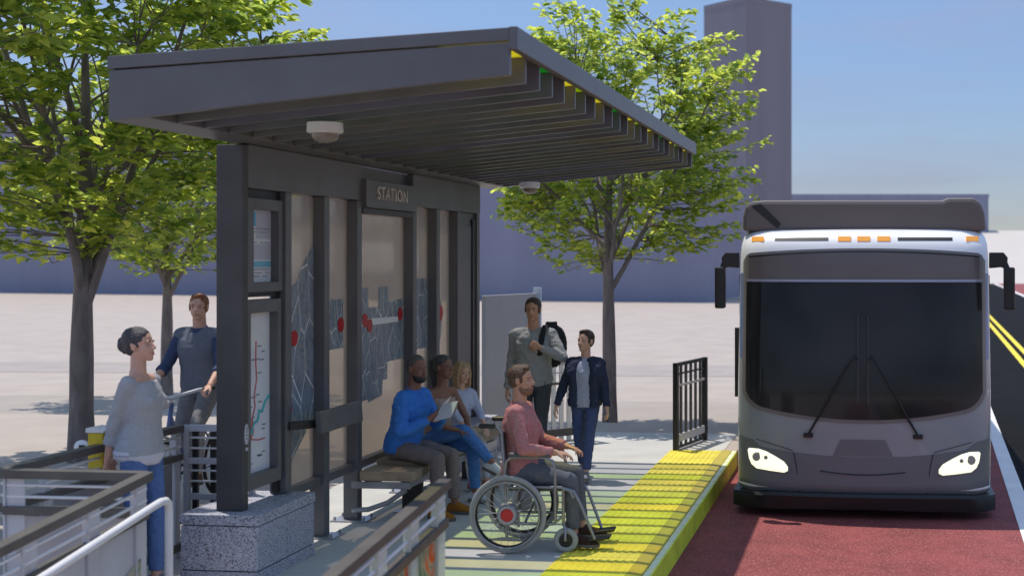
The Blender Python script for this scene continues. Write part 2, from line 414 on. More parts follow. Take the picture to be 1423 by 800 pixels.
        for dx, dy in ((0, 0), (.03, .09), (-.03, -.09), (-.06, .04), (.05, -.05)):
            for q in range(5):
                a, c = pts[q], pts[q + 1]; r = (.12, .16, .17, .15, .11, .06)
                hm.cap(hpnt(a[0] + dx * (q > 0), a[1] + dy * (q > 0), a[2]), r[q] * h * .75, hpnt(c[0] + dx, c[1] + dy, c[2]), r[q + 1] * h * .75, 10)
    elif hair == 'long':
        shell(1.04, 1.06, 1.02, .01); E(hm, (-.2, 0, .0), (.31, .37, .45))
        for k in (1, -1):
            hm.cap(hpnt(.14, .2 * k, .42), .1 * h, hpnt(.14, .33 * k, 0), .085 * h); hm.cap(hpnt(.14, .33 * k, 0), .085 * h, hpnt(.1, .33 * k, -.6), .07 * h)
            hm.cap(hpnt(-.12, .3 * k, 0), .16 * h, hpnt(-.12, .3 * k, -.7), .1 * h)
        hm.cap(hpnt(-.3, 0, 0), .25 * h, hpnt(-.3, 0, -.7), .16 * h)
    rbuild(hm, 'hair', hc, root, .0065, 2, .007, .025)
    if beard:
        m = MB(); E(m, (.12, 0, -.35), (.262, .252, .175)); E(m, (.04, 0, -.26), (.2, .255, .2)); E(m, (.355, 0, -.205), (.035, .09, .018))
        rbuild(m, 'beard', beard, root, .006, 1, .008, .02)
    # ---- clothes
    if pants:
        m = MB(); inf = pants.get('infl', .012); hem = pants.get('hem', .04)
        m.loft([tsec(f, inf) for f in (-.17, -.1, 0, .1, .2, pants.get('top', .26))], 22)
        for k in (1, -1):
            a, e, w = leg[k]; fat = pants.get('fat', 1.)
            m.cap(a - up * .0 * s, .094 * s * fat, a.lerp(e, .5), .082 * s * fat); m.cap(a.lerp(e, .5), .082 * s * fat, e, .064 * s * fat)
            m.cap(e, .064 * s * fat, e.lerp(w, .35), .064 * s * fat)
            q = w + (e - w).normalized() * hem * s
            u, v_, d_ = basis(q - e); x0 = e.lerp(w, .3); rr = pants.get('cuff', .052) * s * fat
            m.loft([(x0, u * .06 * s * fat, v_ * .06 * s * fat), (x0.lerp(q, .6), u * .056 * s * fat, v_ * .056 * s * fat), (q, u * rr, v_ * rr)], 18)
        rbuild(m, pants.get('name', 'trousers'), pants['mat'], root, .0085, 3, pants.get('wr', .013), .065)
    if shirt:
        for sh in (shirt if isinstance(shirt, list) else [shirt]):
            m = MB(); inf = sh.get('infl', .016); h0 = sh.get('hem', -.06); top = sh.get('top', .99)
            fl = [h0 + (top - h0) * q / 9 for q in range(10)]
            sec = [tsec(f, inf + sh.get('flare', .012) * max(0, .3 - f)) for f in fl]
            m.loft([(c - f.normalized() * sh.get('shift', 0) * s, l, f) for c, l, f in sec], 24)
            if sh.get('fronts'):
                for k in (1, -1):
                    m.loft([(c + l * .66 * k + f * .42, l * .36, f * .62) for c, l, f in sec], 14)
            if sh.get('yoke', True):
                for k in (1, -1): m.cap(hp + sp * Lt * (.93) + slat * .035 * s * k, .06 * s + inf * .6 * s, SH[k], (.06 + inf * .5) * s)
            if fem and top > .8:
                for k in (1, -1):
                    c, l, f = tsec(.66); m.ell(c + slat * .068 * s * k + f.normalized() * .062 * s, (.074 * s,) * 3)
            sl = sh.get('sleeve', 1.95); sr = sh.get('sr', 1.)
            for k in (1, -1):
                if sl <= 0: continue
                a, e, w = arm[k]
                p = a.lerp(e, min(1, sl)); m.cap(a, .068 * s * sr, a.lerp(p, .5), .06 * s * sr); m.cap(a.lerp(p, .5), .06 * s * sr, p, .051 * s * sr)
                if sl > 1:
                    q = e.lerp(w, sl - 1); u, v_, d_ = basis(q - e); m.cap(e, .052 * s * sr, e.lerp(q, .5), .049 * s * sr)
                    m.loft([(e.lerp(q, .3), u * .049 * s * sr, v_ * .049 * s * sr), (q, u * .041 * s * sr, v_ * .041 * s * sr)], 16)
                    if sh.get('rolled'): m.lathe([(.03 * s, -.03 * s), (.052 * s * sr, -.03 * s), (.054 * s * sr, .02 * s), (.03 * s, .02 * s)], q, (q - e), 18)
            if sh.get('collar'):
                cc = hp + sp * Lt * 1.03; m.lathe([(.06 * s, -.03 * s), (.082 * s, -.03 * s), (.07 * s, .03 * s), (.058 * s, .03 * s)], cc - fwd * .006 * s, (sp + fwd * .25), 20)
            rbuild(m, sh.get('name', 'shirt'), sh['mat'], root, .0085, 3, sh.get('wr', .016), .06)
    if shoes:
        for k in (1, -1):
            w = leg[k][2]; fd = Wd(feet[k].get('d', (1, .15 * k, 0))).normalized(); pz = R(feet[k].get('pitch', 0))
            fd = (fd * math.cos(pz) + up * math.sin(pz)).normalized(); sd = fd.cross(up).normalized(); u2 = sd.cross(fd).normalized()
            so = w - u2 * .085 * s
            m = MB(); m.loft([(so + fd * t * s + u2 * hh * .5 * s, sd * wd * s, u2 * hh * .5 * s) for t, wd, hh in ((-.075, .02, .05), (-.062, .032, .085), (-.02, .037, .105), (.03, .04, .105), (.08, .045, .082), (.13, .047, .066), (.17, .04, .052), (.2, .018, .036))], 18)
            sh_ = rbuild(m, 'shoe', shoes['mat'], root, .006, 1)
            m = MB(); out = [(-.08, .02), (-.06, .036), (0, .037), (.06, .045), (.13, .05), (.18, .04), (.208, .014)]
            poly = [(t * s, wd * s) for t, wd in out] + [(t * s, -wd * s) for t, wd in reversed(out)]
            m.prism(poly, so - u2 * .002, fd, sd, u2 * .024 * s); m.build('sole', shoes.get('sole', MATS['sole']), sh_, 50)
    ctx = dict(root=root, W=W, Wd=Wd, sp=sp, slat=slat, hp=hp, Lt=Lt, s=s, tsec=tsec, SH=SH, arm=arm, leg=leg, hpnt=hpnt, h=h, fwd=fwd, body=body, HC=HC, ax=ax)
    return ctx

# ------------------------------------------------------------------ camera, light, world
SUN = V((-.25, .19, 1)).normalized()        # towards the sun
sc = bpy.context.scene
cam = bpy.data.cameras.new('camera'); co = bpy.data.objects.new('camera', cam); C.objects.link(co); sc.camera = co
YAW = math.atan(206 / 1800)
co.location = (0, 0, 2.27); co.rotation_euler = (PI / 2, 0, YAW)
cam.sensor_width = 36; cam.lens = 1800 / 1423 * 36
cam.shift_x = (711.5 - 1004) / 1423; cam.shift_y = -42 / 1423
cam.clip_start = .1; cam.clip_end = 6000
cam.dof.use_dof = True; cam.dof.focus_distance = 12.0; cam.dof.aperture_fstop = 1.8
w = bpy.data.worlds.new('World'); sc.world = w; w.use_nodes = True
nt = w.node_tree; bg = nt.nodes['Background']
sky = _n(nt, 'ShaderNodeTexSky', sky_type='NISHITA'); sky.sun_disc = False
sky.sun_elevation = math.asin(SUN.z); sky.sun_rotation = math.atan2(SUN.x, SUN.y)
sky.altitude = 200; sky.air_density = 1.0; sky.dust_density = .15; sky.ozone_density = 2.2
# a few thin high clouds in the sky
tc = _n(nt, 'ShaderNodeTexCoord'); mp = _n(nt, 'ShaderNodeMapping'); mp.inputs['Scale'].default_value = (2.2, 2.2, 14)
nt.links.new(tc.outputs['Generated'], mp.inputs[0])
ns = _n(nt, 'ShaderNodeTexNoise'); ns.inputs['Scale'].default_value = 1.6; ns.inputs['Detail'].default_value = 7; nt.links.new(mp.outputs[0], ns.inputs['Vector'])
rp = _n(nt, 'ShaderNodeValToRGB'); rp.color_ramp.elements[0].position = .44; rp.color_ramp.elements[1].position = .8
rp.color_ramp.elements[1].color = (.5, .5, .5, 1); nt.links.new(ns.outputs['Fac'], rp.inputs[0])
mx = _n(nt, 'ShaderNodeMix', data_type='RGBA'); nt.links.new(rp.outputs[0], mx.inputs[0]); nt.links.new(sky.outputs[0], mx.inputs[6])
mx.inputs[7].default_value = (4.2, 3.9, 4.6, 1)
# the air near the horizon is a duller lilac blue than overhead
sx = _n(nt, 'ShaderNodeSeparateXYZ'); nt.links.new(tc.outputs['Generated'], sx.inputs[0])
r2 = _n(nt, 'ShaderNodeValToRGB'); e_ = r2.color_ramp.elements; e_[0].position = 0; e_[1].position = .42; e_[0].color = (.265, .27, .345, 1); e_[1].color = (1, .985, .95, 1); e_.new(.20).color = (.43, .44, .50, 1)
nt.links.new(sx.outputs[2], r2.inputs[0])
mu = _n(nt, 'ShaderNodeMix', data_type='RGBA', blend_type='MULTIPLY'); mu.inputs[0].default_value = 1; nt.links.new(mx.outputs[2], mu.inputs[6]); nt.links.new(r2.outputs[0], mu.inputs[7])
nt.links.new(mu.outputs[2], bg.inputs[0]); bg.inputs[1].default_value = .15
sl = bpy.data.lights.new('sun', 'SUN'); sl.energy = 2.5; sl.angle = R(.5); sl.color = (1, .93, .83)
so = bpy.data.objects.new('sun', sl); C.objects.link(so); so.rotation_euler = SUN.to_track_quat('Z', 'Y').to_euler(); so.location = (-5, 6, 20)
vs_ = sc.view_settings; sc.display_settings.display_device = 'sRGB'
vs_.view_transform = 'Standard'; vs_.look = 'None'; vs_.gamma = 1; vs_.exposure = .7; vs_.use_curve_mapping = False
sc.cycles.use_denoising = True; sc.cycles.max_bounces = 8; sc.cycles.transparent_max_bounces = 24; sc.cycles.diffuse_bounces = 4

# ------------------------------------------------------------------ palette
MATS = dict(
    eye_white=mat('eye_white', (.42, .39, .37), .2, var=.02), eye_dark=mat('eye_dark', (.02, .012, .01), .15, var=.02), teeth=mat('teeth', (.8, .78, .72), .3, var=.03),
    hair_dark=mat('hair_dark', (.035, .022, .016), .55, var=.5, scale=60, bump=.6, bscale=150), sole=mat('shoe_sole', (.12, .11, .10), .7))
K = {}
K['metal'] = mat('shelter_steel', (.115, .113, .12), .42, .0, .10, 3, .05, 300)
K['metal_dark'] = mat('dark_steel', (.058, .055, .056), .5, 0, .15, 4, .06, 200)
K['fin'] = mat('fin_steel', (.12, .12, .13), .32, 0, .12, 4)
K['black'] = mat('black_plastic', (.012, .012, .013), .45, 0, .2, 6)
K['white_paint'] = mat('white_paint', (.72, .71, .71), .35, 0, .05, 5)
K['pale_steel'] = mat('pale_steel', (.50, .50, .53), .38, 0, .08, 4)
K['cap_brown'] = mat('brown_rail_cap', (.092, .083, .077), .45, 0, .2, 6, .1, 60)
K['galv'] = mat('galvanised_plate', (.33, .33, .36), .35, .4, .15, 5)
K['concrete'] = mat('pale_concrete', (.38, .325, .282), .85, 0, .07, 1.3, .15, 60)
K['band'] = mat('grey_concrete', (.325, .285, .255), .85, 0, .07, 1.5, .15, 60)
K['deck'] = mat('deck_concrete', (.48, .475, .455), .8, 0, .10, 2.0, .2, 70, speck=(160, (.25, .25, .25), .62))
K['granite'] = mat('grey_granite', (.42, .42, .49), .6, 0, .25, 60, .1, 120, speck=(95, (.06, .06, .08), .52))
K['timber'] = mat('bench_timber', (.33, .25, .17), .6, 0, .3, 6, .15, 40, stretch=(1, 7, 1))
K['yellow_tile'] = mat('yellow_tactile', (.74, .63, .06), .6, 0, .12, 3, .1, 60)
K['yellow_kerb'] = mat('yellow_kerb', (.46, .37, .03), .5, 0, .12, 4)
K['lime_kerb'] = mat('lime_kerb', (.64, .76, .05), .5, 0, .15, 4)
K['reflective'] = mat('reflective_strip', (.88, .88, .55), .3, 0, .05, 4)
K['red_lane'] = mat('red_lane_surface', (.21, .04, .04), .85, 0, .25, 3, .4, 90, speck=(55, (.36, .12, .11), .54))
K['asphalt'] = mat('black_asphalt', (.008, .008, .009), .9, 0, .25, 3, .3, 90, spec=.08)
K['line_white'] = mat('white_road_paint', (.78, .77, .75), .6, 0, .06, 3)
K['line_yellow'] = mat('yellow_road_paint', (.80, .62, .02), .6, 0, .08, 3)
K['bldg'] = mat('lilac_render', (.235, .245, .33), .85, 0, .06, .4, stretch=(1, 1, .15))
K['tower'] = mat('tower_cladding', (.225, .21, .245), .8, 0, .08, .5, stretch=(1, 1, .06))
K['slope'] = mat('pale_embankment', (.50, .46, .42), .9, 0, .05, .1)
K['paper'] = mat('poster_paper', (.66, .67, .72), .35, 0, .04, 4)
K['paper2'] = mat('poster_lilac', (.45, .46, .55), .35, 0, .04, 4)
K['cyan'] = mat('cyan_print', (.03, .36, .60), .35, 0, .05)
K['cyan2'] = mat('pale_cyan_print', (.16, .45, .62), .35, 0, .05)
K['teal'] = mat('teal_print', (.05, .42, .42), .35, 0, .05)
K['redline'] = mat('red_print', (.55, .12, .10), .4, 0, .05)
K['greyprint'] = mat('grey_print', (.16, .17, .22), .4, 0, .1)
K['red'] = mat('red_marker', (.42, .012, .015), .35, 0, .1)
K['map'] = map_mat('city_map', scale=3.2)
K['map2'] = map_mat('city_map_fine', block=(.15, .19, .25), scale=5)
K['pane'] = glass_mat('tan_glass', (.86, .80, .73), .58, (.62, .56, .50), .1, .4)
K['frost'] = glass_mat('frosted_glass', (.9, .95, .9), .25, (.84, .88, .82), .2, .6, .75)
K['roofg'] = glass_mat('green_roof_glass', (.78, .90, .56), .92, (.35, .55, .08), .1, .5)
K['roofy'] = glass_mat('yellow_roof_glass', (.94, .92, .62), .92, (.75, .65, .05), .1, .5)
K['roofc'] = glass_mat('clear_roof_glass', (.93, .93, .97), .92, (.6, .6, .62), .1, .5)
K['roofd'] = glass_mat('emerald_roof_glass', (.80, .90, .72), .92, (.05, .5, .12), .1, .5)
K['edge_y'] = glass_mat('yellow_edge_glass', (.9, .85, .2), .10, (.88, .82, .12), .1, .4, .75)
K['edge_g'] = glass_mat('lime_edge_glass', (.6, .8, .1), .10, (.50, .62, .02), .1, .4, .75)
K['edge_d'] = glass_mat('green_edge_glass', (.2, .7, .2), .10, (.03, .42, .08), .1, .4, .75)
K['mural_warm'] = mural_mat('mural_orange', [(.10, .30, .22), (.16, .40, .25), (.70, .55, .40), (.80, .25, .05), (.72, .10, .03), (.75, .45, .12)], 3.5)
K['mural_cool'] = mural_mat('mural_teal', [(.04, .42, .42), (.70, .66, .48), (.75, .72, .58), (.06, .07, .18), (.30, .12, .30)], 4.)

def st(name, mb, m, **kw): return mb.build(name, m, kind='structure', **kw)
def sheet(pts, z): return MB().add([(x, y, z) for x, y in pts], [tuple(range(len(pts)))])

# ------------------------------------------------------------------ ground and roads
RZ = -.20
RX = lambda x, y: x + .047 * y              # the traffic road drifts away to the right
st('ground', sheet([(-900, -60), (900, -60), (900, 2500), (-900, 2500)], RZ), K['concrete'])
st('bus_lane', sheet([(-1.567, -12), (RX(.78, -12), -12), (RX(.78, 130), 130), (-1.567, 130)], RZ + .004), K['red_lane'])
def strip(x0, x1, y0, y1, z): return sheet([(RX(x0, y0), y0), (RX(x1, y0), y0), (RX(x1, y1), y1), (RX(x0, y1), y1)], z)
st('lane_edge_line', strip(.78, .95, -12, 125, RZ + .009), K['line_white'])
st('road', strip(.90, 5.75, -12, 125, RZ + .005), K['asphalt'])
st('centre_line', strip(2.02, 2.16, -12, 125, RZ + .010), K['line_yellow'])
st('centre_line', strip(2.30, 2.44, -12, 125, RZ + .010), K['line_yellow'])
st('lane_edge_line', strip(5.70, 5.95, -12, 125, RZ + .009), K['line_white'])
st('bus_lane', strip(5.9, 9.6, -12, 125, RZ + .006), K['red_lane'])
st('lane_edge_line', strip(9.6, 9.8, -12, 125, RZ + .009), K['line_white'])
st('cross_street', sheet([(-60, 18.2), (-1.7, 18.9), (-1.7, 22.0), (-60, 20.6)], RZ + .005), K['band'])
st('cross_street', sheet([(-60, 24.3), (-1.7, 26.8), (-1.7, 29.6), (-60, 26.4)], RZ + .005), K['band'])
m = MB(); g = []
for iy, (y, z) in enumerate(((125, -.3), (140, .6), (160, 3.4), (180, 6.0), (260, 6.4))):
    for x in (-40, -10, 20, 60, 160, 500): g.append((x, y + (x + 10) * .03, z))
m.add(g, [(r * 6 + c, r * 6 + c + 1, (r + 1) * 6 + c + 1, (r + 1) * 6 + c) for r in range(4) for c in range(5)])
st('hillside', m, K['slope'], smooth=180)

# ------------------------------------------------------------------ far buildings
def building(label, cat, name, corners, z0, z1, m, par=.6):
    cx = sum(c[0] for c in corners) / len(corners); cy = sum(c[1] for c in corners) / len(corners)
    t = thing(name, (cx, cy, z0), label, cat)
    b = MB(); b.prism(corners, (0, 0, z0), (1, 0, 0), (0, 1, 0), (0, 0, z1 - z0)); b.build('wall', m, t)
    o = [(cx + (x - cx) * 1.006, cy + (y - cy) * 1.006) for x, y in corners]
    b = MB(); b.prism(o, (0, 0, z1), (1, 0, 0), (0, 1, 0), (0, 0, par)); b.build('parapet', m, t)
    return t
building('long low lilac-grey building behind the shelter and the right tree', 'building', 'building', [(-36, 74.5), (-8.9, 71.2), (-8.2, 90), (-35, 93)], RZ, 7.2, K['bldg'])
building('taller lilac-grey building behind the trees left of the shelter', 'building', 'building', [(-90, 92), (-37, 80), (-35, 100), (-88, 112)], RZ, 11.2, K['bldg'])
building('tall square grey tower rising behind the right tree and the bus', 'tower', 'tower', [(-16.9, 131), (-12.2, 126.5), (-7.95, 131), (-12.5, 136)], RZ, 27.4, K['tower'], .5)
building('low wide lilac block on the skyline behind the bus roof', 'building', 'building', [(-11, 176), (15.9, 179), (15.5, 195), (-11, 192)], 3, 10.4, K['bldg'], .5)

# ------------------------------------------------------------------ platform
PY0, PY1 = 7.2, 16.6
m = MB(); m.box(-5.3, -1.72, PY0, PY1, RZ - .05, 0); st('platform', m, K['deck'])
m = MB(); m.box(-22, -5.302, -2, 17.6, RZ - .05, -.003); st('pavement', m, K['concrete'])
m = MB(); m.box(-5.3, -1.6, PY1 + .002, 17.6, RZ - .05, -.004); st('landing', m, K['concrete'])
# tactile strip: tiles with truncated domes, one sheet
m = MB(); y = PY0
m.cm = 0
TX0, TX1 = -2.345, -1.745
n = int((15.1 - PY0) / .61) + 1
for i in range(n):
    y0 = 15.13 - (i + 1) * .61
    if y0 < PY0: break
    m.box(TX0, TX1, y0 + .005, y0 + .605, -.02, .006)
    for a in range(10):
        for b in range(10):
            x_, y_ = TX0 + .03 + a * .06, y0 + .035 + b * .06
            q = [(x_ + .017 * math.cos(k * PI / 3), y_ + .017 * math.sin(k * PI / 3), .006) for k in range(6)] + [(x_ + .011 * math.cos(k * PI / 3), y_ + .011 * math.sin(k * PI / 3), .0115) for k in range(6)]
            m.add(q, [(k, (k + 1) % 6, (k + 1) % 6 + 6, k + 6) for k in range(6)] + [tuple(range(6, 12))])
st('tactile_paving', m, K['yellow_tile'])
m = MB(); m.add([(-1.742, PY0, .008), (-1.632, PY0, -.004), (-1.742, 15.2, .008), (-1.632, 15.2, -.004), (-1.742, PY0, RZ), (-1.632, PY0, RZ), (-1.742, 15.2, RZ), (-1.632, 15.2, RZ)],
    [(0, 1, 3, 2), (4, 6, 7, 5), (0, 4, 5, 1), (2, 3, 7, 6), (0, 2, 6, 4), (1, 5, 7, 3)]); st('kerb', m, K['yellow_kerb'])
m = MB(); m.box(-1.630, -1.567, PY0, 15.2, RZ - .02, -.012); st('kerb_nosing', m, K['lime_kerb'], bevel=.008)
m = MB(); y = PY0 + .02
while y < 15.1: m.box(-1.624, -1.576, y, y + .285, -.02, -.007); y += .31
st('kerb_reflector_strip', m, K['reflective'])
m = MB(); m.box(-1.742, -1.567, 15.202, 17.6, RZ - .02, -.006); st('kerb', m, K['concrete'], bevel=.01)
# ramp down towards the camera
m = MB(); m.add([(-4.3, PY0 - .002, 0), (-2.35, PY0 - .002, 0), (-2.35, 1.4, -.56 + .36), (-4.3, 1.4, -.2), (-4.3, PY0 - .002, -.4), (-2.35, PY0 - .002, -.4), (-2.35, 1.4, -.4), (-4.3, 1.4, -.4)],
    [(0, 3, 2, 1), (4, 5, 6, 7), (0, 1, 5, 4), (2, 3, 7, 6), (1, 2, 6, 5), (0, 4, 7, 3)]); st('ramp', m, K['concrete'])

# ------------------------------------------------------------------ bus shelter
WX = -4.4
sh = thing('bus_shelter', (WX, 11.4, 0), 'dark grey steel bus shelter with glass wall and cantilevered finned canopy on the platform', 'bus shelter')
cols = [8.70, 9.42, 10.12, 10.80, 12.17, 12.85, 13.53, 14.22]      # centres of the uprights
m = MB(); m.box(-4.60, WX, 8.695, 8.775, .482, 3.07); m.build('column', K['metal_dark'], sh, bevel=.006)
for i, y in enumerate(cols[1:]):
    z0 = .485 if i == 0 or y > 13.4 else .015
    m = MB(); m.box(-4.53, WX + .0, y - .05, y + .05, z0, 2.765); m.build('column', K['metal'], sh, bevel=.005)
    if z0 < .1:
        m = MB(); m.box(-4.62, WX + .10, y - .12, y + .12, .0, .014)
        for dx, dy in ((-4.59, -.09), (-4.59, .09), (WX + .07, -.09), (WX + .07, .09)): m.lathe([(.012, .0), (.012, .03)], (dx, y + dy, .012), n=8)
        m.build('base_plate', K['galv'], sh, bevel=.002)
m = MB(); m.box(-4.56, WX - .002, 8.777, 10.85, 2.768, 3.077); m.box(-4.56, WX - .002, 12.12, 14.29, 2.768, 3.077); m.box(-4.56, -4.47, 10.85, 12.12, 2.96, 3.077)
m.build('header_beam', K['metal'], sh, bevel=.004)
# glass panes and their rails
bays = [(9.47, 10.07), (10.17, 10.75), (10.85, 12.12), (12.22, 12.80), (12.90, 13.48)]
for a, b in bays:
    m = MB(); m.box(-4.505, -4.495, a + .002, b - .002, .50, 2.765 if b - a < 1 else 2.70); m.build('glass_pane', K['pane'], sh)
    m = MB(); m.box(-4.52, WX - .03, a + .001, b - .001, .43, .498); m.build('bottom_rail', K['metal'], sh, bevel=.003)
# end cabinet
m = MB(); m.box(-4.54, -4.44, 13.582, 14.168, .5, 2.764); cab = m.build('end_panel', K['metal'], sh, bevel=.004)
m = MB(); m.box(-4.438, -4.43, 13.60, 14.05, .62, 2.62); m.build('door', K['metal'], cab, bevel=.003)
m = MB(); m.box(-4.439, -4.415, 14.052, 14.166, .55, 2.70); m.build('reveal', K['black'], cab)
# sign bay
m = MB(); m.box(-4.47, -4.36, 10.852, 12.117, 2.71, 2.955); sg = m.build('sign_board', K['metal'], sh, bevel=.004)
m = MB(); m.box(-4.46, -4.39, 10.853, 12.116, 2.655, 2.706); m.build('sign_ledge', K['metal_dark'], sg, bevel=.003)
fc = bpy.data.curves.new('lettering', 'FONT'); fc.body = 'STATION'; fc.size = .165; fc.extrude = .008; fc.align_x = 'CENTER'; fc.align_y = 'CENTER'; fc.resolution_u = 3; fc.space_character = 1.12
fo = bpy.data.objects.new('tmpt', fc); C.objects.link(fo); dg = bpy.context.evaluated_depsgraph_get()
tm = bpy.data.meshes.new_from_object(fo.evaluated_get(dg), depsgraph=dg); bpy.data.objects.remove(fo)
tm.transform(Matrix.Translation(V((-4.352, 11.45, 2.838)) - BASE[sg.name]) @ Matrix(((0, 0, 1, 0), (1, 0, 0, 0), (0, 1, 0, 0), (0, 0, 0, 1))))
tm.materials.clear(); tm.materials.append(mat('pale_lettering', (.55, .48, .47), .4, 0, .1)); tm.name = 'lettering'
link('lettering', tm, sg, BASE[sg.name])
# poster cases
m = MB()
m.box(-4.53, -4.42, 8.80, 8.90, 2.02, 2.70); m.box(-4.53, -4.42, 9.30, 9.365, 2.02, 2.70); m.box(-4.53, -4.42, 8.90, 9.30, 2.62, 2.70); m.box(-4.53, -4.42, 8.90, 9.30, 2.02, 2.09)
m.box(-4.53, -4.49, 8.90, 9.30, 2.09, 2.62)
pc = m.build('timetable_case', K['metal'], sh, bevel=.003)
m = MB(); m.box(-4.50, -4.45, 8.777, 8.80, 1.98, 2.764); m.box(-4.50, -4.45, 8.80, 9.37, 2.70, 2.764); m.box(-4.50, -4.45, 8.80, 9.37, 1.985, 2.018); m.build('shadow_gap', K['black'], pc)
px = -4.489
def pq(nm, par, y0, y1, z0, z1, k, dx=0): 
    q = MB(); q.box(px, px + .002 + dx, y0, y1, z0, z1); return q.build(nm, K[k], par)
pq('poster', pc, 8.90, 9.30, 2.09, 2.62, 'paper'); pq('blue_square', pc, 8.91, 9.06, 2.50, 2.61, 'cyan', .001); pq('grey_band', pc, 9.07, 9.30, 2.41, 2.615, 'paper2', .001)
pq('blue_band', pc, 8.90, 9.30, 2.20, 2.245, 'cyan2', .001); pq('grey_band', pc, 8.90, 9.30, 2.255, 2.37, 'paper2', .001)
q = MB()
for z in (2.48, 2.455, 2.378, 2.18, 2.155, 2.13):
    for i in range(9):
        if rnd.random() < .75: q.box(px, px + .004, 8.915 + i * .042, 8.945 + i * .042, z, z + .007)
q.build('print_lines', K['greyprint'], pc)
m = MB(); m.box(-4.53, -4.42, 8.80, 8.855, .60, 1.965); m.box(-4.53, -4.42, 9.28, 9.34, .60, 1.965); m.box(-4.53, -4.42, 8.855, 9.28, 1.87, 1.965); m.box(-4.53, -4.42, 8.855, 9.28, .60, .70); m.box(-4.53, -4.49, 8.855, 9.28, .70, 1.87)
mc = m.build('map_case', K['metal'], sh, bevel=.003)
m = MB(); m.box(-4.50, -4.45, 8.777, 8.80, .5, 1.98); m.box(-4.50, -4.45, 9.342, 9.37, .5, 1.98); m.build('shadow_gap', K['black'], mc)
pq('poster', mc, 8.855, 9.28, .70, 1.87, 'paper'); pq('pale_panel', mc, 8.86, 9.23, 1.60, 1.865, 'white_paint', .0005)
yz = lambda pts, dx=.004: [V((px + dx, y, z)) for y, z in pts]
q = MB(); q.tube(yz([(9.06, 1.66), (9.055, 1.5), (9.07, 1.38), (9.03, 1.25), (9.045, 1.18), (9.0, 1.1), (8.99, 1.02), (8.97, .95), (8.93, .86), (8.91, .75)]), .006, 5); q.tube(yz([(9.0, 1.1), (9.02, 1.0), (8.96, .92)]), .005, 5); q.tube(yz([(8.97, .95), (9.1, .93), (9.2, .93)]), .005, 5); q.build('route_line', K['redline'], mc)
q = MB(); q.tube(yz([(8.87, .98), (8.93, 1.02), (8.97, .99), (9.02, 1.06), (9.08, 1.07), (9.11, 1.15), (9.15, 1.13), (9.2, 1.2), (9.27, 1.24)]), .011, 5); q.tube(yz([(8.9, .94), (8.95, .98), (9.0, 1.0)]), .01, 5); q.build('river_line', K['teal'], mc)
q = MB()
for i in range(26):
    y0, z0 = rnd.uniform(8.87, 9.2), rnd.uniform(.76, 1.62); q.box(px, px + .005, y0, y0 + rnd.uniform(.03, .07), z0, z0 + .009)
q.build('place_names', K['greyprint'], mc)
# oval logo and bell push on the first upright
q = MB(); q.lathe([(.001, .004), (.034, .004), (.034, 0), (.001, 0)], (WX + .0015, 8.74, 1.02), (1, 0, 0), 28)
for p in q.v: p.z = 1.02 + (p.z - 1.02) * 2.2; p.y = 8.74 + (p.y - 8.74) * .9
ov = q.build('oval_plate', K['pale_steel'], sh)
q = MB()
for z in (.985, 1.01, 1.035, 1.055): q.box(WX + .005, WX + .0075, 8.725, 8.755, z, z + .008)
q.build('print_lines', K['greyprint'], ov)
q = MB(); q.lathe([(.001, .008), (.012, .008), (.014, 0), (.001, 0)], (WX + .0015, 8.74, .915), (1, 0, 0), 16); q.build('push_button', K['pale_steel'], sh)
# city map film and red markers on the glass
def film(poly, k='map', x=-4.4935): 
    q = MB(); q.prism(poly, (x, 0, 0), (0, 1, 0), (0, 0, 1), (.002, 0, 0)); return q.build('map_film', K[k], sh)
film([(9.474, 1.95), (9.474, .72), (9.60, .64), (10.066, .98), (10.066, 2.38), (9.9, 2.25), (9.75, 2.08)])
film([(9.474, 1.42), (9.474, 1.52), (9.58, 1.40), (9.56, 1.34)], 'white_paint', -4.4905)
film([(10.30, 1.92), (10.66, 1.92), (10.66, 1.50), (10.30, 1.50)], 'map2'); film([(10.18, 1.72), (10.235, 1.72), (10.235, .95), (10.18, .95)], 'white_paint'); film([(10.18, .93), (10.25, .93), (10.25, .82), (10.18, .82)], 'map2')
film([(10.88, 1.66), (11.95, 1.66), (11.95, 1.71), (10.88, 1.73)], 'white_paint', -4.4905)
film([(10.86, 1.66), (10.86, .98), (11.2, 1.0), (11.22, .97), (11.55, 1.0), (11.56, 1.14), (11.68, 1.14), (11.68, 1.30), (12.10, 1.30), (12.10, 1.88), (11.70, 1.86), (11.70, 2.0), (11.46, 2.0), (11.46, 1.82), (11.22, 1.82), (11.22, 2.0), (10.98, 2.0), (10.98, 1.68)], 'map2')
film([(12.24, 2.06), (12.78, 2.06), (12.78, 1.36), (12.24, 1.36)], 'map2'); film([(12.92, 2.1), (13.05, 2.0), (13.25, 1.74), (13.2, 1.45), (12.92, 1.15)], 'map2')
for y, z, r in ((9.70, 1.64, .062), (9.60, 1.09, .062), (9.475 + .065, .82, .07), (10.27, 1.61, .062), (10.25, 1.32, .062), (10.60, 1.70, .062), (11.13, 1.71, .062), (11.24, 1.66, .062), (12.0, 1.73, .062), (13.16, 1.69, .085)):
    q = MB(); q.lathe([(.001, 0), (r, 0), (r, .004), (.001, .004)], (-4.489, y, z), (1, 0, 0), 28); q.build('red_marker', K['red'], sh)
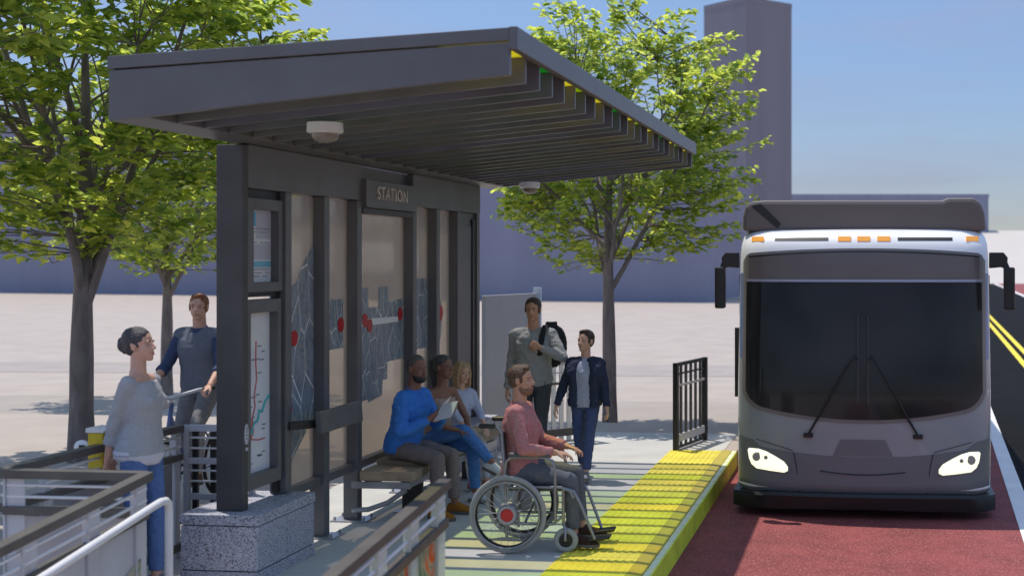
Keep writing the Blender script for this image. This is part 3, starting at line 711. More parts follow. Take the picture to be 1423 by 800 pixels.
# canopy
CX0, CX1, CY0, CY1 = -4.46, -2.04, 7.17, 14.75
zb = lambda x: 3.075 + (x + 4.46) * .096
zt = lambda x: 3.455 + (x + 4.46) * .05
def slab(y0, y1, x0, x1, f0, f1):
    return [(x0, y0, f0(x0)), (x1, y0, f0(x1)), (x0, y1, f0(x0)), (x1, y1, f0(x1)), (x0, y0, f1(x0)), (x1, y0, f1(x1)), (x0, y1, f1(x0)), (x1, y1, f1(x1))]
SF = [(0, 2, 3, 1), (4, 5, 7, 6), (0, 1, 5, 4), (2, 6, 7, 3), (0, 4, 6, 2), (1, 3, 7, 5)]
m = MB(); m.add(slab(CY0, CY0 + .05, CX0, CX1, zb, lambda x: zt(x) - .085), SF); m.build('fascia', K['metal'], sh, bevel=.003)
m = MB(); m.add(slab(CY0 - .008, CY0 + .06, CX0 - .005, CX1, lambda x: zt(x) - .075, zt), SF); m.build('fascia_trim', K['metal'], sh, bevel=.004)
m = MB(); m.add(slab(CY1 - .05, CY1, CX0, CX1, zb, zt), SF); m.build('fascia', K['metal'], sh, bevel=.003)
m = MB(); m.box(CX1, CX1 + .05, CY0 - .008, CY1, zt(CX1) - .125, zt(CX1) + .005); m.build('edge_beam', K['metal'], sh, bevel=.004)
m = MB(); m.add(slab(CY0 + .051, CY1 - .051, CX0, CX0 + .22, zb, zt), SF); m.build('spine_beam', K['metal'], sh, bevel=.004)
NF = 23; pit = (CY1 - CY0 - .1) / NF
for i in range(1, NF):
    y = CY0 + .05 + i * pit
    m = MB(); m.add(slab(y - .011, y + .011, CX0 + .222, CX1 - .004, zb, lambda x: zt(x) - .03), SF); m.build('fin', K['fin'], sh, bevel=.002)
seq = ['roofy', 'roofc', 'roofd', 'roofg', 'roofy', 'roofg', 'roofd', 'roofg', 'roofy', 'roofc', 'roofy', 'roofg', 'roofd', 'roofg', 'roofg', 'roofy', 'roofg', 'roofd', 'roofc', 'roofc', 'roofg', 'roofc', 'roofc']
for i in range(NF):
    y = CY0 + .05 + i * pit
    m = MB(); m.add(slab(y + .003, y + pit - .003, CX0 + .10, -2.502, lambda x: zt(x) - .026, lambda x: zt(x) - .016), SF); m.build('roof_pane', K[seq[i]], sh)
    m = MB(); m.add(slab(y + .013, y + pit - .013, -2.498, CX1 - .002, lambda x: zt(x) - .112, lambda x: zt(x) - .102), SF); m.build('edge_pane', K[('edge_y', 'metal_dark', 'edge_d', 'metal_dark', 'edge_y', 'edge_g', 'metal_dark')[i % 7]], sh)
# padded lean rail on its bracket
m = MB(); m.obox((-4.20, 9.90, 1.005), (.028, 0, .004), (0, .40, 0), (-.008, 0, .085)); lr = m.build('lean_rail', mat('lean_rail_pad', (.10, .095, .10), .5, 0, .15), sh, bevel=.012)
for y in (9.42, 10.12):
    m = MB(); m.beam((-4.402, y, .99), (-4.225, y + (.2 if y < 10 else -.02), .99), .05, .06); m.build('bracket', K['black'], lr)

# ceiling fixtures
for i, (x, y, z, lab) in enumerate(((-3.58, 8.2, 3.158, 'white round dome fixture under the near left end of the canopy'), (-3.87, 14.45, 3.13, 'white round dome fixture under the far end of the canopy'))):
    t = thing('ceiling_fixture', (x, y, z), lab, 'ceiling fixture', 'dome fixtures under the canopy')
    m = MB(); m.lathe([(.02, .0), (.115, -.0), (.118, -.06), (.10, -.068), (.02, -.07)], (x, y, z), n=36); m.build('housing', K['white_paint'], t, 40)
    m = MB(); m.lathe([(.088, -.068), (.085, -.095), (.065, -.118), (.03, -.13), (.004, -.132)], (x, y, z), n=36); m.build('dome', mat('smoked_dome', (.22, .20, .18), .15, 0, .1), t, 50)

# granite plinths
def plinth(y0, y1, lab):
    x0, x1 = -4.80, -4.235
    t = thing('granite_plinth', ((x0 + x1) / 2, (y0 + y1) / 2, 0), lab, 'plinth', 'granite plinths under the shelter wall')
    m = MB(); m.box(x0 - .008, x1 + .008, y0 - .008, y1 + .008, .405, .48); m.build('coping', K['granite'], t, bevel=.006)
    ym = y0 + (y1 - y0) * .5
    m = MB(); m.box(x0, x1, y0, ym - .003, .09, .398); m.box(x0, x1, ym + .003, y1, .09, .398); m.build('cladding', K['granite'], t, bevel=.004)
    m = MB(); m.box(x0 + .012, x1 - .012, y0 + .012, y1 - .012, .0, .404); m.build('core', K['black'], t)
    m = MB(); m.box(x0 - .004, x1 + .004, y0 - .004, y1 + .004, 0, .083); m.build('footing', K['granite'], t, bevel=.004)
plinth(8.58, 9.50, 'speckled grey granite plinth under the front column of the shelter')
plinth(13.42, 14.40, 'blue-shaded granite plinth at the far end of the shelter wall')

# ------------------------------------------------------------------ bench
t = thing('bench', (-4.08, 12.0, 0), 'timber slab bench on steel brackets along the shelter wall', 'bench')
for y0, y1, z in ((10.62, 10.98, .455), (11.0, 11.75, .492), (11.77, 12.52, .492), (12.54, 13.30, .492)):
    m = MB(); m.box(-4.33, -3.86, y0, y1, z - .085, z); m.build('slab', K['timber'], t, bevel=.006)
m = MB(); m.box(-4.395, -3.88, 10.60, 10.63, .31, .366); m.build('bracket', K['galv'], t)
m = MB(); m.tube([(-4.39, 10.615, .12), (-4.25, 10.615, .13), (-4.08, 10.615, .19), (-3.92, 10.615, .30)], .022, 8); m.build('brace', K['galv'], t, 60)
for x in (-4.30, -3.94):
    m = MB(); m.box(x, x + .04, 10.65, 13.25, .31, .37); m.build('rail', K['galv'], t)
for y in (11.2, 12.9):
    m = MB(); m.box(-4.16, -3.98, y - .03, y + .03, .012, .31); l = m.build('leg', K['black'], t, bevel=.004)
    m = MB(); m.box(-4.22, -3.92, y - .08, y + .08, 0, .012); m.build('foot_plate', K['galv'], l)

# ------------------------------------------------------------------ guard rails
def guard(label, A, B, slope, posts, panel, h=1.0, pw=.13, group='guard rails round the ramp', mural=None, plate='pale_steel', low=True):
    """A,B: (x,y) at platform level and at the foot; heights fall by slope per metre from A"""
    ax_, bx_ = V((*A, 0)), V((*B, 0)); L = (bx_ - ax_).length; d = (bx_ - ax_) / L; nrm = V((d.y, -d.x, 0))
    P = lambda t, z, o=0: ax_ + d * t + nrm * o + V((0, 0, z - slope * t))
    t = thing('guard_rail', tuple(ax_), label, 'railing', group)
    m = MB(); m.beam(P(-.02, h - .026), P(L + .02, h - .026), .075, .052); m.build('top_rail', K['cap_brown'], t, bevel=.004)
    for z in (.905, .835):
        m = MB(); m.tube([P(.0, z), P(L, z)], .0095, 10); m.build('rod', K['white_paint'], t, 60)
    m = MB(); m.beam(P(0, .755), P(L, .755), .055, .05); m.build('middle_rail', K['cap_brown'], t, bevel=.003)
    if low:
        m = MB(); m.beam(P(0, .075), P(L, .075), .05, .06); m.build('bottom_rail', K['cap_brown'], t, bevel=.003)
    for q in posts:
        m = MB(); a = max(0, min(L - pw, q - pw / 2))
        m.obox(P(a + pw / 2, .475 + slope * 0), d * pw / 2 - V((0, 0, slope * pw / 2)), nrm * .006, V((0, 0, .475)))
        m.obox(P(a + pw / 2, .475) + d * (pw / 2 - .006), d * .007, nrm * .02, V((0, 0, .472)))
        m.build('post', K[plate], t, bevel=.002)
    prev = [0] + sorted(posts) + [L]
    for a, b in zip(prev, prev[1:]):
        if b - a < .2: continue
        m = MB(); p0, p1 = P(a + .07, .42), P(b - .07, .42); m.beam(p0, p1, .008, .60); m.build('infill_panel', panel if mural is None or a > 1e-6 else mural, t)
    return t
guard('brown capped guard rail along the left side of the ramp, behind the white handrail', (-4.27, 7.24), (-4.27, 5.3), .110, [.06, .53, 1.08, 1.6], K['pale_steel'])
guard('brown capped guard rail with orange mural panel along the right side of the ramp', (-2.43, 7.20), (-2.43, 5.3), .103, [.07, .52, .98, 1.5], K['mural_warm'], pw=.17, plate='frost')
guard('level guard rail running left from the ramp corner, in front of the woman in grey', (-4.30, 7.26), (-5.18, 7.26), 0, [.86], K['galv'])
guard('guard rail at the back of the platform beside the yellow validator', (-5.23, 9.34), (-5.23, 7.30), 0, [.05, 1.62], K['galv'], pw=.09)
# painted mural leaning low on the ramp guard: a part of the first rail
gr = [o for o in C.objects if o.name == 'guard_rail'][0]
m = MB(); m.prism([(6.80, .10), (7.17, .14), (7.17, .505), (7.05, .455), (6.93, .40), (6.80, .345)], (-4.262, 0, 0), (0, 1, 0), (0, 0, 1), (.004, 0, 0)); m.build('mural', K['mural_cool'], gr)
# R5 end frame
t = thing('bicycle_barrier', (-4.9, 9.36, 0), 'pale steel barrier with two black posts between the guard rail and the front column', 'barrier')
for z, h in ((.975, .05), (.725, .045), (.455, .045)):
    m = MB(); m.box(-5.19, -4.66, 9.335, 9.375, z - h / 2, z + h / 2); m.build('rail', K['pale_steel'], t, bevel=.003)
for z in (.90, .82, .65, .57):
    m = MB(); m.tube([(-5.19, 9.36, z), (-4.66, 9.36, z)], .008, 8); m.build('rod', K['white_paint'], t, 60)
for x in (-5.135, -4.99):
    m = MB(); m.box(x - .022, x + .022, 9.38, 9.41, 0, .95); m.build('post', K['black'], t, bevel=.003)
m = MB(); m.box(-5.2, -5.16, 9.33, 9.37, 0, 1.0); m.box(-4.68, -4.64, 9.33, 9.37, 0, 1.0); m.build('end_post', K['pale_steel'], t, bevel=.003)
# white handrail
m = MB(); pts = [(-4.09, 5.2, .555), (-4.09, 6.0, .68), (-4.09, 7.0, .842), (-4.09, 7.09, .855), (-4.09, 7.145, .852), (-4.09, 7.175, .83), (-4.09, 7.18, .78), (-4.09, 7.18, .0)]
m.tube(pts, .023, 14); m.build('handrail', K['white_paint'], None, 60, loc=(-4.09, 7.18, 0), label='white tubular handrail sloping down the ramp and turning down at its top end', cat='handrail')
# validator
t = thing('fare_validator', (-5.2, 8.32, 0), 'yellow fare validator with a white hood and oval reader behind the guard rail', 'fare validator')
m = MB(); m.box(-5.315, -5.205, 8.30, 8.42, .83, 1.075); m.build('yellow_case', mat('validator_yellow', (.62, .45, .01), .4, 0, .08), t, bevel=.006)
m = MB(); m.prism([(-5.326, 1.076), (-5.194, 1.076), (-5.196, 1.09), (-5.23, 1.108), (-5.29, 1.115), (-5.326, 1.106)], (0, 8.29, 0), (1, 0, 0), (0, 0, 1), (0, .14, 0)); m.build('hood', K['white_paint'], t, bevel=.003)
m = MB(); m.box(-5.285, -5.235, 8.33, 8.39, 0, .83); m.build('pole', K['white_paint'], t, bevel=.004)
m = MB(); m.ell((-5.375, 8.33, .97), (.062, .02, .052)); op = m.build('oval_reader', K['white_paint'], t, 60)
m = MB(); m.box(-5.385, -5.345, 8.307, 8.315, .95, .99); m.build('screen', K['black'], op)

# ------------------------------------------------------------------ fences at the far end
def bar_fence(label, A, B, h, frame, barm, rail, nb=6):
    a, b = V((*A, 0)), V((*B, 0)); L = (b - a).length; d = (b - a) / L; nr = V((d.y, -d.x, 0))
    t = thing('bar_fence', tuple(a), label, 'fence', 'bar fences at the far end of the platform')
    P = lambda q, z: a + d * q + V((0, 0, z))
    for q in (0, L):
        m = MB(); m.obox(P(q, h / 2), d * .03, nr * .03, V((0, 0, h / 2))); m.build('post', frame, t, bevel=.003)
    for z, hh, k in ((h - .02, .04, frame), (h * .74, .03, rail), (h * .87, .018, frame), (.14, .09, rail), (.03, .03, frame)):
        m = MB(); m.beam(P(.032, z), P(L - .032, z), .03, hh); m.build('rail', k, t, bevel=.002)
    for i in range(1, nb):
        m = MB(); m.obox(P(L * i / nb, h / 2), d * .03, nr * .008, V((0, 0, h / 2 - .03))); m.build('bar', barm, t)
    return t
bar_fence('black bar fence at the platform edge beyond the yellow strip', (-2.28, 15.10), (-2.06, 16.05), 1.03, K['black'], K['metal_dark'], K['pale_steel'], 6)
bar_fence('pale steel bar fence behind the man and the boy', (-3.98, 15.25), (-3.45, 15.80), 1.0, K['pale_steel'], K['white_paint'], K['cap_brown'], 7)
t = thing('wind_screen', (-4.3, 15.2, 0), 'plain grey wind screen panel with pale blue end post beyond the shelter', 'wind screen')
m = MB(); m.beam((-4.46, 14.60, .93), (-4.14, 15.74, .93), .05, 1.80); m.build('panel', mat('screen_grey', (.42, .405, .43), .55, 0, .06, 2), t, bevel=.004)
m = MB(); m.box(-4.18, -4.085, 15.76, 15.82, 0, 1.90); m.build('end_post', mat('pale_blue_plate', (.55, .66, .80), .35, 0, .08, 2), t, bevel=.003)
m = MB(); m.beam((-4.46, 14.60, .015), (-4.14, 15.74, .015), .12, .03); m.build('base_rail', K['galv'], t, bevel=.003)

# ------------------------------------------------------------------ bus
BX, BY = -.074, 12.3
LV = [(.225, 1.17, .05), (.28, 1.21, .005), (.9, 1.215, 0), (1.2, 1.215, .01), (2.2, 1.205, .09), (2.5, 1.20, .115), (2.60, 1.192, .145), (2.67, 1.175, .20), (2.72, 1.15, .28), (2.745, 1.10, .37)]
def lv(z, i):
    z = max(LV[0][0], min(LV[-1][0], z))
    for a, b in zip(LV, LV[1:]):
        if z <= b[0]:
            t_ = (z - a[0]) / (b[0] - a[0]); return a[i] * (1 - t_) + b[i] * t_
def fy(x, z):
    q = min(1, abs(x) / lv(z, 1)); return BY + lv(z, 2) + .10 * q * q + .20 * q ** 12
bus = thing('city_bus', (BX, BY, RZ), 'white and grey city bus seen head on in the red lane, headlights lit', 'bus')
body_paint = mat('bus_white', (.86, .86, .86), .25, 0, .03, 2, coat=.4); grey_paint = mat('bus_grey', (.28, .305, .32), .28, 0, .05, 1.5, coat=.3); mask = mat('bus_mask_grey', (.155, .168, .175), .35, 0, .06, 2)
blue_paint = mat('bus_blue', (.13, .20, .42), .3, 0, .06, 2, coat=.3); gl = mat('bus_glass_black', (.005, .005, .006), .05, 0, .1, 2, spec=.24); surr = mat('bus_surround', (.19, .168, .158), .4, 0, .05); rub = K['black']
m = MB(); N = 48; zs = [.225, .25, .28, .5, .9, 1.2, 1.7, 2.2, 2.5, 2.55, 2.6, 2.635, 2.67, 2.70, 2.72, 2.735, 2.745]; vs = []; fs = []
qs = [-1 + 2 * i / N for i in range(N + 1)]; qs = [math.copysign(1 - (1 - abs(q)) ** 1.5, q) for q in qs]
for z in zs:
    w_ = lv(z, 1); ring = [(BX - w_, BY + 10.6, RZ + z)] + [(BX + q * w_, fy(q * w_, z), RZ + z) for q in qs] + [(BX + w_, BY + 10.6, RZ + z)]
    vs += ring
n = N + 3
for i in range(len(zs) - 1):
    for j in range(n): a, b = i * n + j, i * n + (j + 1) % n; fs.append((a, b, b + n, a + n))
fs += [tuple(range(n)), tuple(range((len(zs) - 1) * n, len(zs) * n))]
def in_screen(f):
    c = sum((V(vs[i]) for i in f), V()) / len(f); return len(f) == 4 and 1.15 < c.z - RZ < 2.2 and abs(c.x - BX) < 1.04 and c.y < BY + 2
fs = [f for f in fs if not in_screen(f)]
m.add(vs, fs); m.build('body', body_paint, bus, 35)
def patch(name, x0, x1, zb_, zt_, k, off, nx=40, nz=8, parent=bus, th=.012, **kw):
    """a panel lying on the bus front, standing off the shell, with a returned edge"""
    m = MB(); vs = []; fs = []
    xs = [x0 + (x1 - x0) * i / nx for i in range(nx + 1)]
    for layer in (off, off - th):
        for x in xs:
            a, b = zb_(x), zt_(x)
            for j in range(nz + 1):
                z = a + (b - a) * j / nz; vs.append((BX + x, fy(x, z) - layer, RZ + z))
    W_ = nz + 1; T = (nx + 1) * W_
    for i in range(nx):
        for j in range(nz):
            a = i * W_ + j; fs.append((a, a + W_, a + W_ + 1, a + 1))
        a = i * W_; fs.append((a, a + T, a + W_ + T, a + W_)); a = i * W_ + nz; fs.append((a, a + W_, a + W_ + T, a + T))
    for j in range(nz):
        a = j; fs.append((a, a + 1, a + 1 + T, a + T)); a = nx * W_ + j; fs.append((a, a + T, a + T + 1, a + 1))
    m.add(vs, fs); return m.build(name, k, parent, 40, **kw)
gb = lambda x: .941 + .143 * (abs(x) / 1.13) ** 2 + (.17 * (1 - math.sqrt(max(0, 1 - ((abs(x) - .95) / .19) ** 2))) if abs(x) > .95 else 0)
patch('front_panel', -1.205, 1.205, lambda x: .245, lambda x: 1.16 + .6 * max(0, abs(x) - 1.1) / .1, grey_paint, .006, 60, 10)
for s_ in (-1, 1):
    a, b = sorted((s_ * 1.165, s_ * 1.199)); patch('blue_corner_panel', a, b, lambda x: 1.5, lambda x: 2.32, blue_paint, .009, 4, 10)
patch('windscreen_surround', -1.165, 1.165, lambda x: gb(x * .975) - .035, lambda x: 2.56 - .05 * (abs(x) / 1.165) ** 2 - (.07 * ((abs(x) - 1.09) / .075) ** 2 if abs(x) > 1.09 else 0), surr, .012, 64, 24)
ws = patch('windscreen', -1.128, 1.128, gb, lambda x: 2.235, glass_mat('windscreen_glass', (.22, .23, .24), .90, (.26, .26, .27), .07, .8, .3, .11, .9), .018, 64, 24, th=.008)  # patchy grey in the glass colour imitates a soft reflected sheen
lin = mat('cabin_lining', (.045, .045, .048), .7, 0, .1)
m = MB(); m.box(BX - 1.13, BX - 1.10, BY + .36, BY + 7, RZ + .8, RZ + 2.42); m.box(BX + 1.10, BX + 1.13, BY + .36, BY + 7, RZ + .8, RZ + 2.42); m.box(BX - 1.1, BX + 1.1, BY + .36, BY + 7, RZ + 2.40, RZ + 2.43); m.box(BX - 1.1, BX + 1.1, BY + .36, BY + 7, RZ + .55, RZ + .58); m.box(BX - 1.1, BX + 1.1, BY + 7, BY + 7.03, RZ + .58, RZ + 2.4); m.build('cabin', lin, bus)
m = MB(); m.box(BX - 1.05, BX + 1.05, BY + .40, BY + .68, RZ + .85, RZ + 1.12); m.obox((BX + .55, BY + .66, RZ + 1.18), (.38, 0, 0), (0, .1, .04), (0, -.02, .09)); m.build('dashboard', mat('dashboard', (.05, .05, .052), .6), bus, bevel=.03)
m = MB(); m.torus((BX + .55, BY + .86, RZ + 1.25), (0, -.6, .8), .23, .018, 32, 8); m.tube([(BX + .55, BY + .86, RZ + 1.25), (BX + .55, BY + .7, RZ + 1.05)], .03, 8); m.build('steering_wheel', rub, bus, 60)
for sx_, sy_ in ((.55, 1.45), (-.75, 2.6), (-.3, 3.5), (.7, 3.5)):
    m = MB(); m.box(BX + sx_ - .24, BX + sx_ + .24, BY + sy_, BY + sy_ + .12, RZ + .9, RZ + 1.72); m.box(BX + sx_ - .24, BX + sx_ + .24, BY + sy_ - .4, BY + sy_, RZ + .9, RZ + 1.02); m.build('seat', mat('seat_cloth', (.06, .08, .14), .8), bus, bevel=.04)
for x_, y_ in ((-.35, 1.3), (.2, 2.2), (-.5, 2.2)):
    m = MB(); m.tube([(BX + x_, BY + y_, RZ + .58), (BX + x_, BY + y_, RZ + 2.4)], .018, 8); m.build('grab_pole', K['pale_steel'], bus, 60)
patch('destination_panel', -1.105, 1.105, lambda x: 2.275, lambda x: 2.52 - .05 * (abs(x) / 1.1) ** 2, mat('destination_glass', (.15, .127, .12), .3, 0, .05), .018, 40, 6)
patch('trim_strip', -1.128, 1.128, lambda x: 2.24, lambda x: 2.262, mat('trim_lilac', (.38, .39, .50), .3, .3, .05), .022, 40, 2)
patch('panel_shadow_line', -1.105, 1.105, lambda x: 2.522 - .05 * (abs(x) / 1.1) ** 2, lambda x: 2.537 - .05 * (abs(x) / 1.1) ** 2, rub, .016, 40, 2)
lm = patch('lower_mask', -1.20, 1.20, lambda x: .245, lambda x: .588 + .12 * (abs(x) / 1.2) ** 2 + (.05 if abs(x) > 1.05 else .05 * max(0, (abs(x) - .98) / .07)), mask, .010, 72, 8, th=.006)
patch('plate_recess', -.28, .28, lambda x: .60, lambda x: .60 + .155 * min(1, (.281 - abs(x)) / .07), mask, .013, 24, 4, th=.004)
# creases in the mask
def crease(pts, r=.004):
    m = MB(); m.tube([(BX + x, fy(x, z) - .016, RZ + z) for x, z in pts], r, 6); m.build('panel_gap', rub, lm, 60)
crease([(x / 10 * .4, .455 - .03 * (1 - (x / 10) ** 2)) for x in range(-10, 11)], .005)
for s_ in (-1, 1):
    crease([(s_ * .655, .62), (s_ * .63, .5), (s_ * .60, .25)]); crease([(s_ * (.66 + i * .045), .64 + .012 * i) for i in range(9)], .003)
# headlights
HL = [(105, 165), (112, 156), (160, 155), (200, 166), (240, 186), (285, 212), (303, 236), (303, 255), (285, 264), (220, 258), (150, 250), (125, 232), (112, 205)]
for s_ in (-1, 1):
    pts = [(s_ * (.905 - (x - 205) / 494 * 1.0), .534 - (y - 210) / 494) for x, y in HL]
    cx, cz = sum(p[0] for p in pts) / len(pts), sum(p[1] for p in pts) / len(pts)
    def ring(k, off): return [(BX + cx + (x - cx) * k, fy(cx + (x - cx) * k, cz + (z - cz) * k) - off, RZ + cz + (z - cz) * k) for x, z in pts]
    m = MB(); n = len(pts); vs = ring(1.1, .008) + ring(1.1, .016) + ring(.98, .016) + ring(.98, .008)
    m.add(vs, [(a * n + j, a * n + (j + 1) % n, (a + 1) * n + (j + 1) % n, (a + 1) * n + j) for a in range(3) for j in range(n)])
    hl = m.build('headlight', mask, bus, 40)
    m = MB(); vs = ring(1, .012) + ring(.96, .022) + ring(.5, .026) + [(BX + cx, fy(cx, cz) - .027, RZ + cz)]
    m.add(vs, [(a * n + j, a * n + (j + 1) % n, (a + 1) * n + (j + 1) % n, (a + 1) * n + j) for a in range(2) for j in range(n)] + [(2 * n + j, 2 * n + (j + 1) % n, 3 * n) for j in range(n)])
    m.build('lens', mat('lit_headlight', (.6, .6, .5), .2, 0, .02, emit=(.92, .88, .62), estr=.78), hl, 60)
    for x, z, r in ((153, 193, .044), (197, 195, .02)):
        xx, zz = s_ * (.905 - (x - 205) / 494), .534 - (z - 210) / 494
        m = MB(); m.lathe([(.001, .012), (r * .8, .012), (r, .004), (r, 0), (.001, 0)], (BX + xx, fy(xx, zz) - .024, RZ + zz), (0, -1, 0), 24); m.build('lamp_bowl', mat('lamp_bowl', (.36, .35, .30), .25, 0, .1), hl, 40)
# roof cap details
for px_ in (1047, 1171, 1198, 1226, 1350):
    x = (px_ - 1197) / 147.; m = MB(); z = 2.652
    m.obox((BX + x, fy(x, z) - .004, RZ + z), (.062, (fy(x + .06, z) - fy(x - .06, z)) / 2, 0), (0, .012, 0), (0, .012, .024)); m.build('marker_lamp', mat('amber_lens', (.75, .33, .06), .3, 0, .05, emit=(.9, .38, .06), estr=.25), bus, bevel=.004)
for s_ in (-1, 1):
    patch('vent_slot', *sorted((s_ * .33, s_ * .85)), lambda x: 2.632, lambda x: 2.664, rub, .004, 12, 2)
m = MB()
prof = [(-1.185, 2.73), (-1.18, 2.88), (-1.155, 2.97), (-1.10, 3.025), (-.95, 3.035), (.76, 3.025), (.82, 3.05), (1.06, 3.05), (1.13, 3.01), (1.17, 2.90), (1.185, 2.73)]
m.prism(prof, (BX, BY + .42, RZ), (1, 0, 0), (0, 0, 1), (0, 9.6, 0)); pod = m.build('roof_fairing', mat('roof_fairing', (.14, .115, .105), .5, 0, .06, 2), bus, bevel=.04)
m = MB(); m.prism([(-1.10, 2.98), (-1.0, 3.0), (-.80, 2.80), (-.84, 2.76)], (BX, BY + .415, RZ), (1, 0, 0), (0, 0, 1), (0, -.004, 0)); m.build('fold', rub, pod)
# lower lip, skirts, wheels
m = MB(); vs = []; fs = []; N2 = 30
for i in range(N2 + 1):
    x = -1.25 + 2.5 * i / N2; q = abs(x) / 1.25; y = BY - .03 + .09 * q * q + .16 * q ** 10; z1 = .245 - .02 * max(0, (q - .7) / .3); z0 = .10 - .02 * q
    vs += [(BX + x, y, RZ + z1), (BX + x, y - .02, RZ + z1 - .03), (BX + x, y, RZ + z0), (BX + x, y + .5, RZ + z0), (BX + x, y + .5, RZ + z1)]
for i in range(N2):
    for j in range(5): a, b = i * 5 + j, i * 5 + (j + 1) % 5; fs.append((a, b, b + 5, a + 5))
fs += [tuple(range(5)), tuple(range(N2 * 5, N2 * 5 + 5))]; m.add(vs, fs); m.build('bumper', K['black'], bus, 40)
for y in (BY + 1.55, BY + 7.4):
    for s_ in (-1, 1):
        m = MB(); m.lathe([(.27, -.13), (.42, -.14), (.46, -.11), (.465, 0), (.46, .11), (.42, .14), (.27, .13)], (BX + s_ * 1.0, y, RZ + .465), (1, 0, 0), 40, True); wh = m.build('wheel', K['black'], bus, 40)
        m = MB(); m.lathe([(.001, .09), (.1, .12), (.2, .1), (.275, .12), (.275, -.1), (.001, -.1)], (BX + s_ * 1.0, y, RZ + .465), (s_, 0, 0), 32); m.build('rim', K['galv'], wh, 40)
for s_ in (-1, 1):
    m = MB(); x = BX + s_ * 1.218; a, b = sorted((x, x - s_ * .02))
    for y0, y1 in ((1.7, 3.2), (3.26, 4.9), (4.96, 6.6), (6.66, 8.2), (8.26, 9.9)):
        m.box(a, b, BY + y0, BY + y1, RZ + 1.15, RZ + 2.25)
    m.build('side_glazing', gl, bus)
    m = MB(); a, b = sorted((BX + s_ * 1.222, BX + s_ * 1.2)); m.box(a, b, BY + .5, BY + 1.6, RZ + .45 if s_ < 0 else RZ + 1.15, RZ + 2.3); m.build('door' if s_ < 0 else 'side_glazing', gl, bus)
m = MB(); m.box(BX - 1.26, BX - 1.215, BY + .42, BY + .47, RZ + 1.10, RZ + 1.78); m.build('door_edge', rub, bus, bevel=.004)
# mirrors
for s_ in (-1, 1):
    x0 = BX + s_ * 1.19; x1 = BX + s_ * 1.33; y = BY + .14
    m = MB(); m.prism([(0, 2.37), (s_ * .0, 2.52), (s_ * .13, 2.52), (s_ * .17, 2.47), (s_ * .16, 2.36), (s_ * .11, 2.38)], (x0, y, RZ), (1, 0, 0), (0, 0, 1), (0, .09, 0)); arm_ = m.build('mirror', K['black'], bus, bevel=.008)
    m = MB(); m.tube([(x1, y + .04, RZ + 2.46), (x1 + s_ * .04, y + .03, RZ + 2.36), (x1 + s_ * .035, y + .04, RZ + 2.28)], .016, 8); m.build('mirror_stalk', K['black'], arm_, 60)
    m = MB(); m.box(x1 - .005 if s_ > 0 else x1 - .095, x1 + .095 if s_ > 0 else x1 + .005, y - .02, y + .1, RZ + 1.98, RZ + 2.38); m.build('mirror_head', K['black'], arm_, bevel=.018)
# wipers
for s_ in (-1, 1):
    P = lambda x, z, o=.035: (BX + x, fy(x, z) - o, RZ + z)
    xb = s_ * .048; xp = s_ * .515
    m = MB(); m.tube([P(xp, .80), P(xp * .8 + xb * .2, .96), P(s_ * .2, 1.36), P(s_ * .085, 1.545), P(xb, 1.51, .045)], .011, 8); wp = m.build('wiper', K['black'], bus, 60)
    m = MB(); m.tube([P(xb, 1.10), P(xb, 1.5), P(xb, 1.92)], .009, 8); m.build('blade', K['metal_dark'], wp, 60)
    m = MB(); m.obox(P(xp, .79, .02), (.045, 0, 0), (0, .02, 0), (0, 0, .02)); m.build('pivot', K['black'], wp, bevel=.004)
# dark cabin fittings seen faintly through the screen are left to its reflections

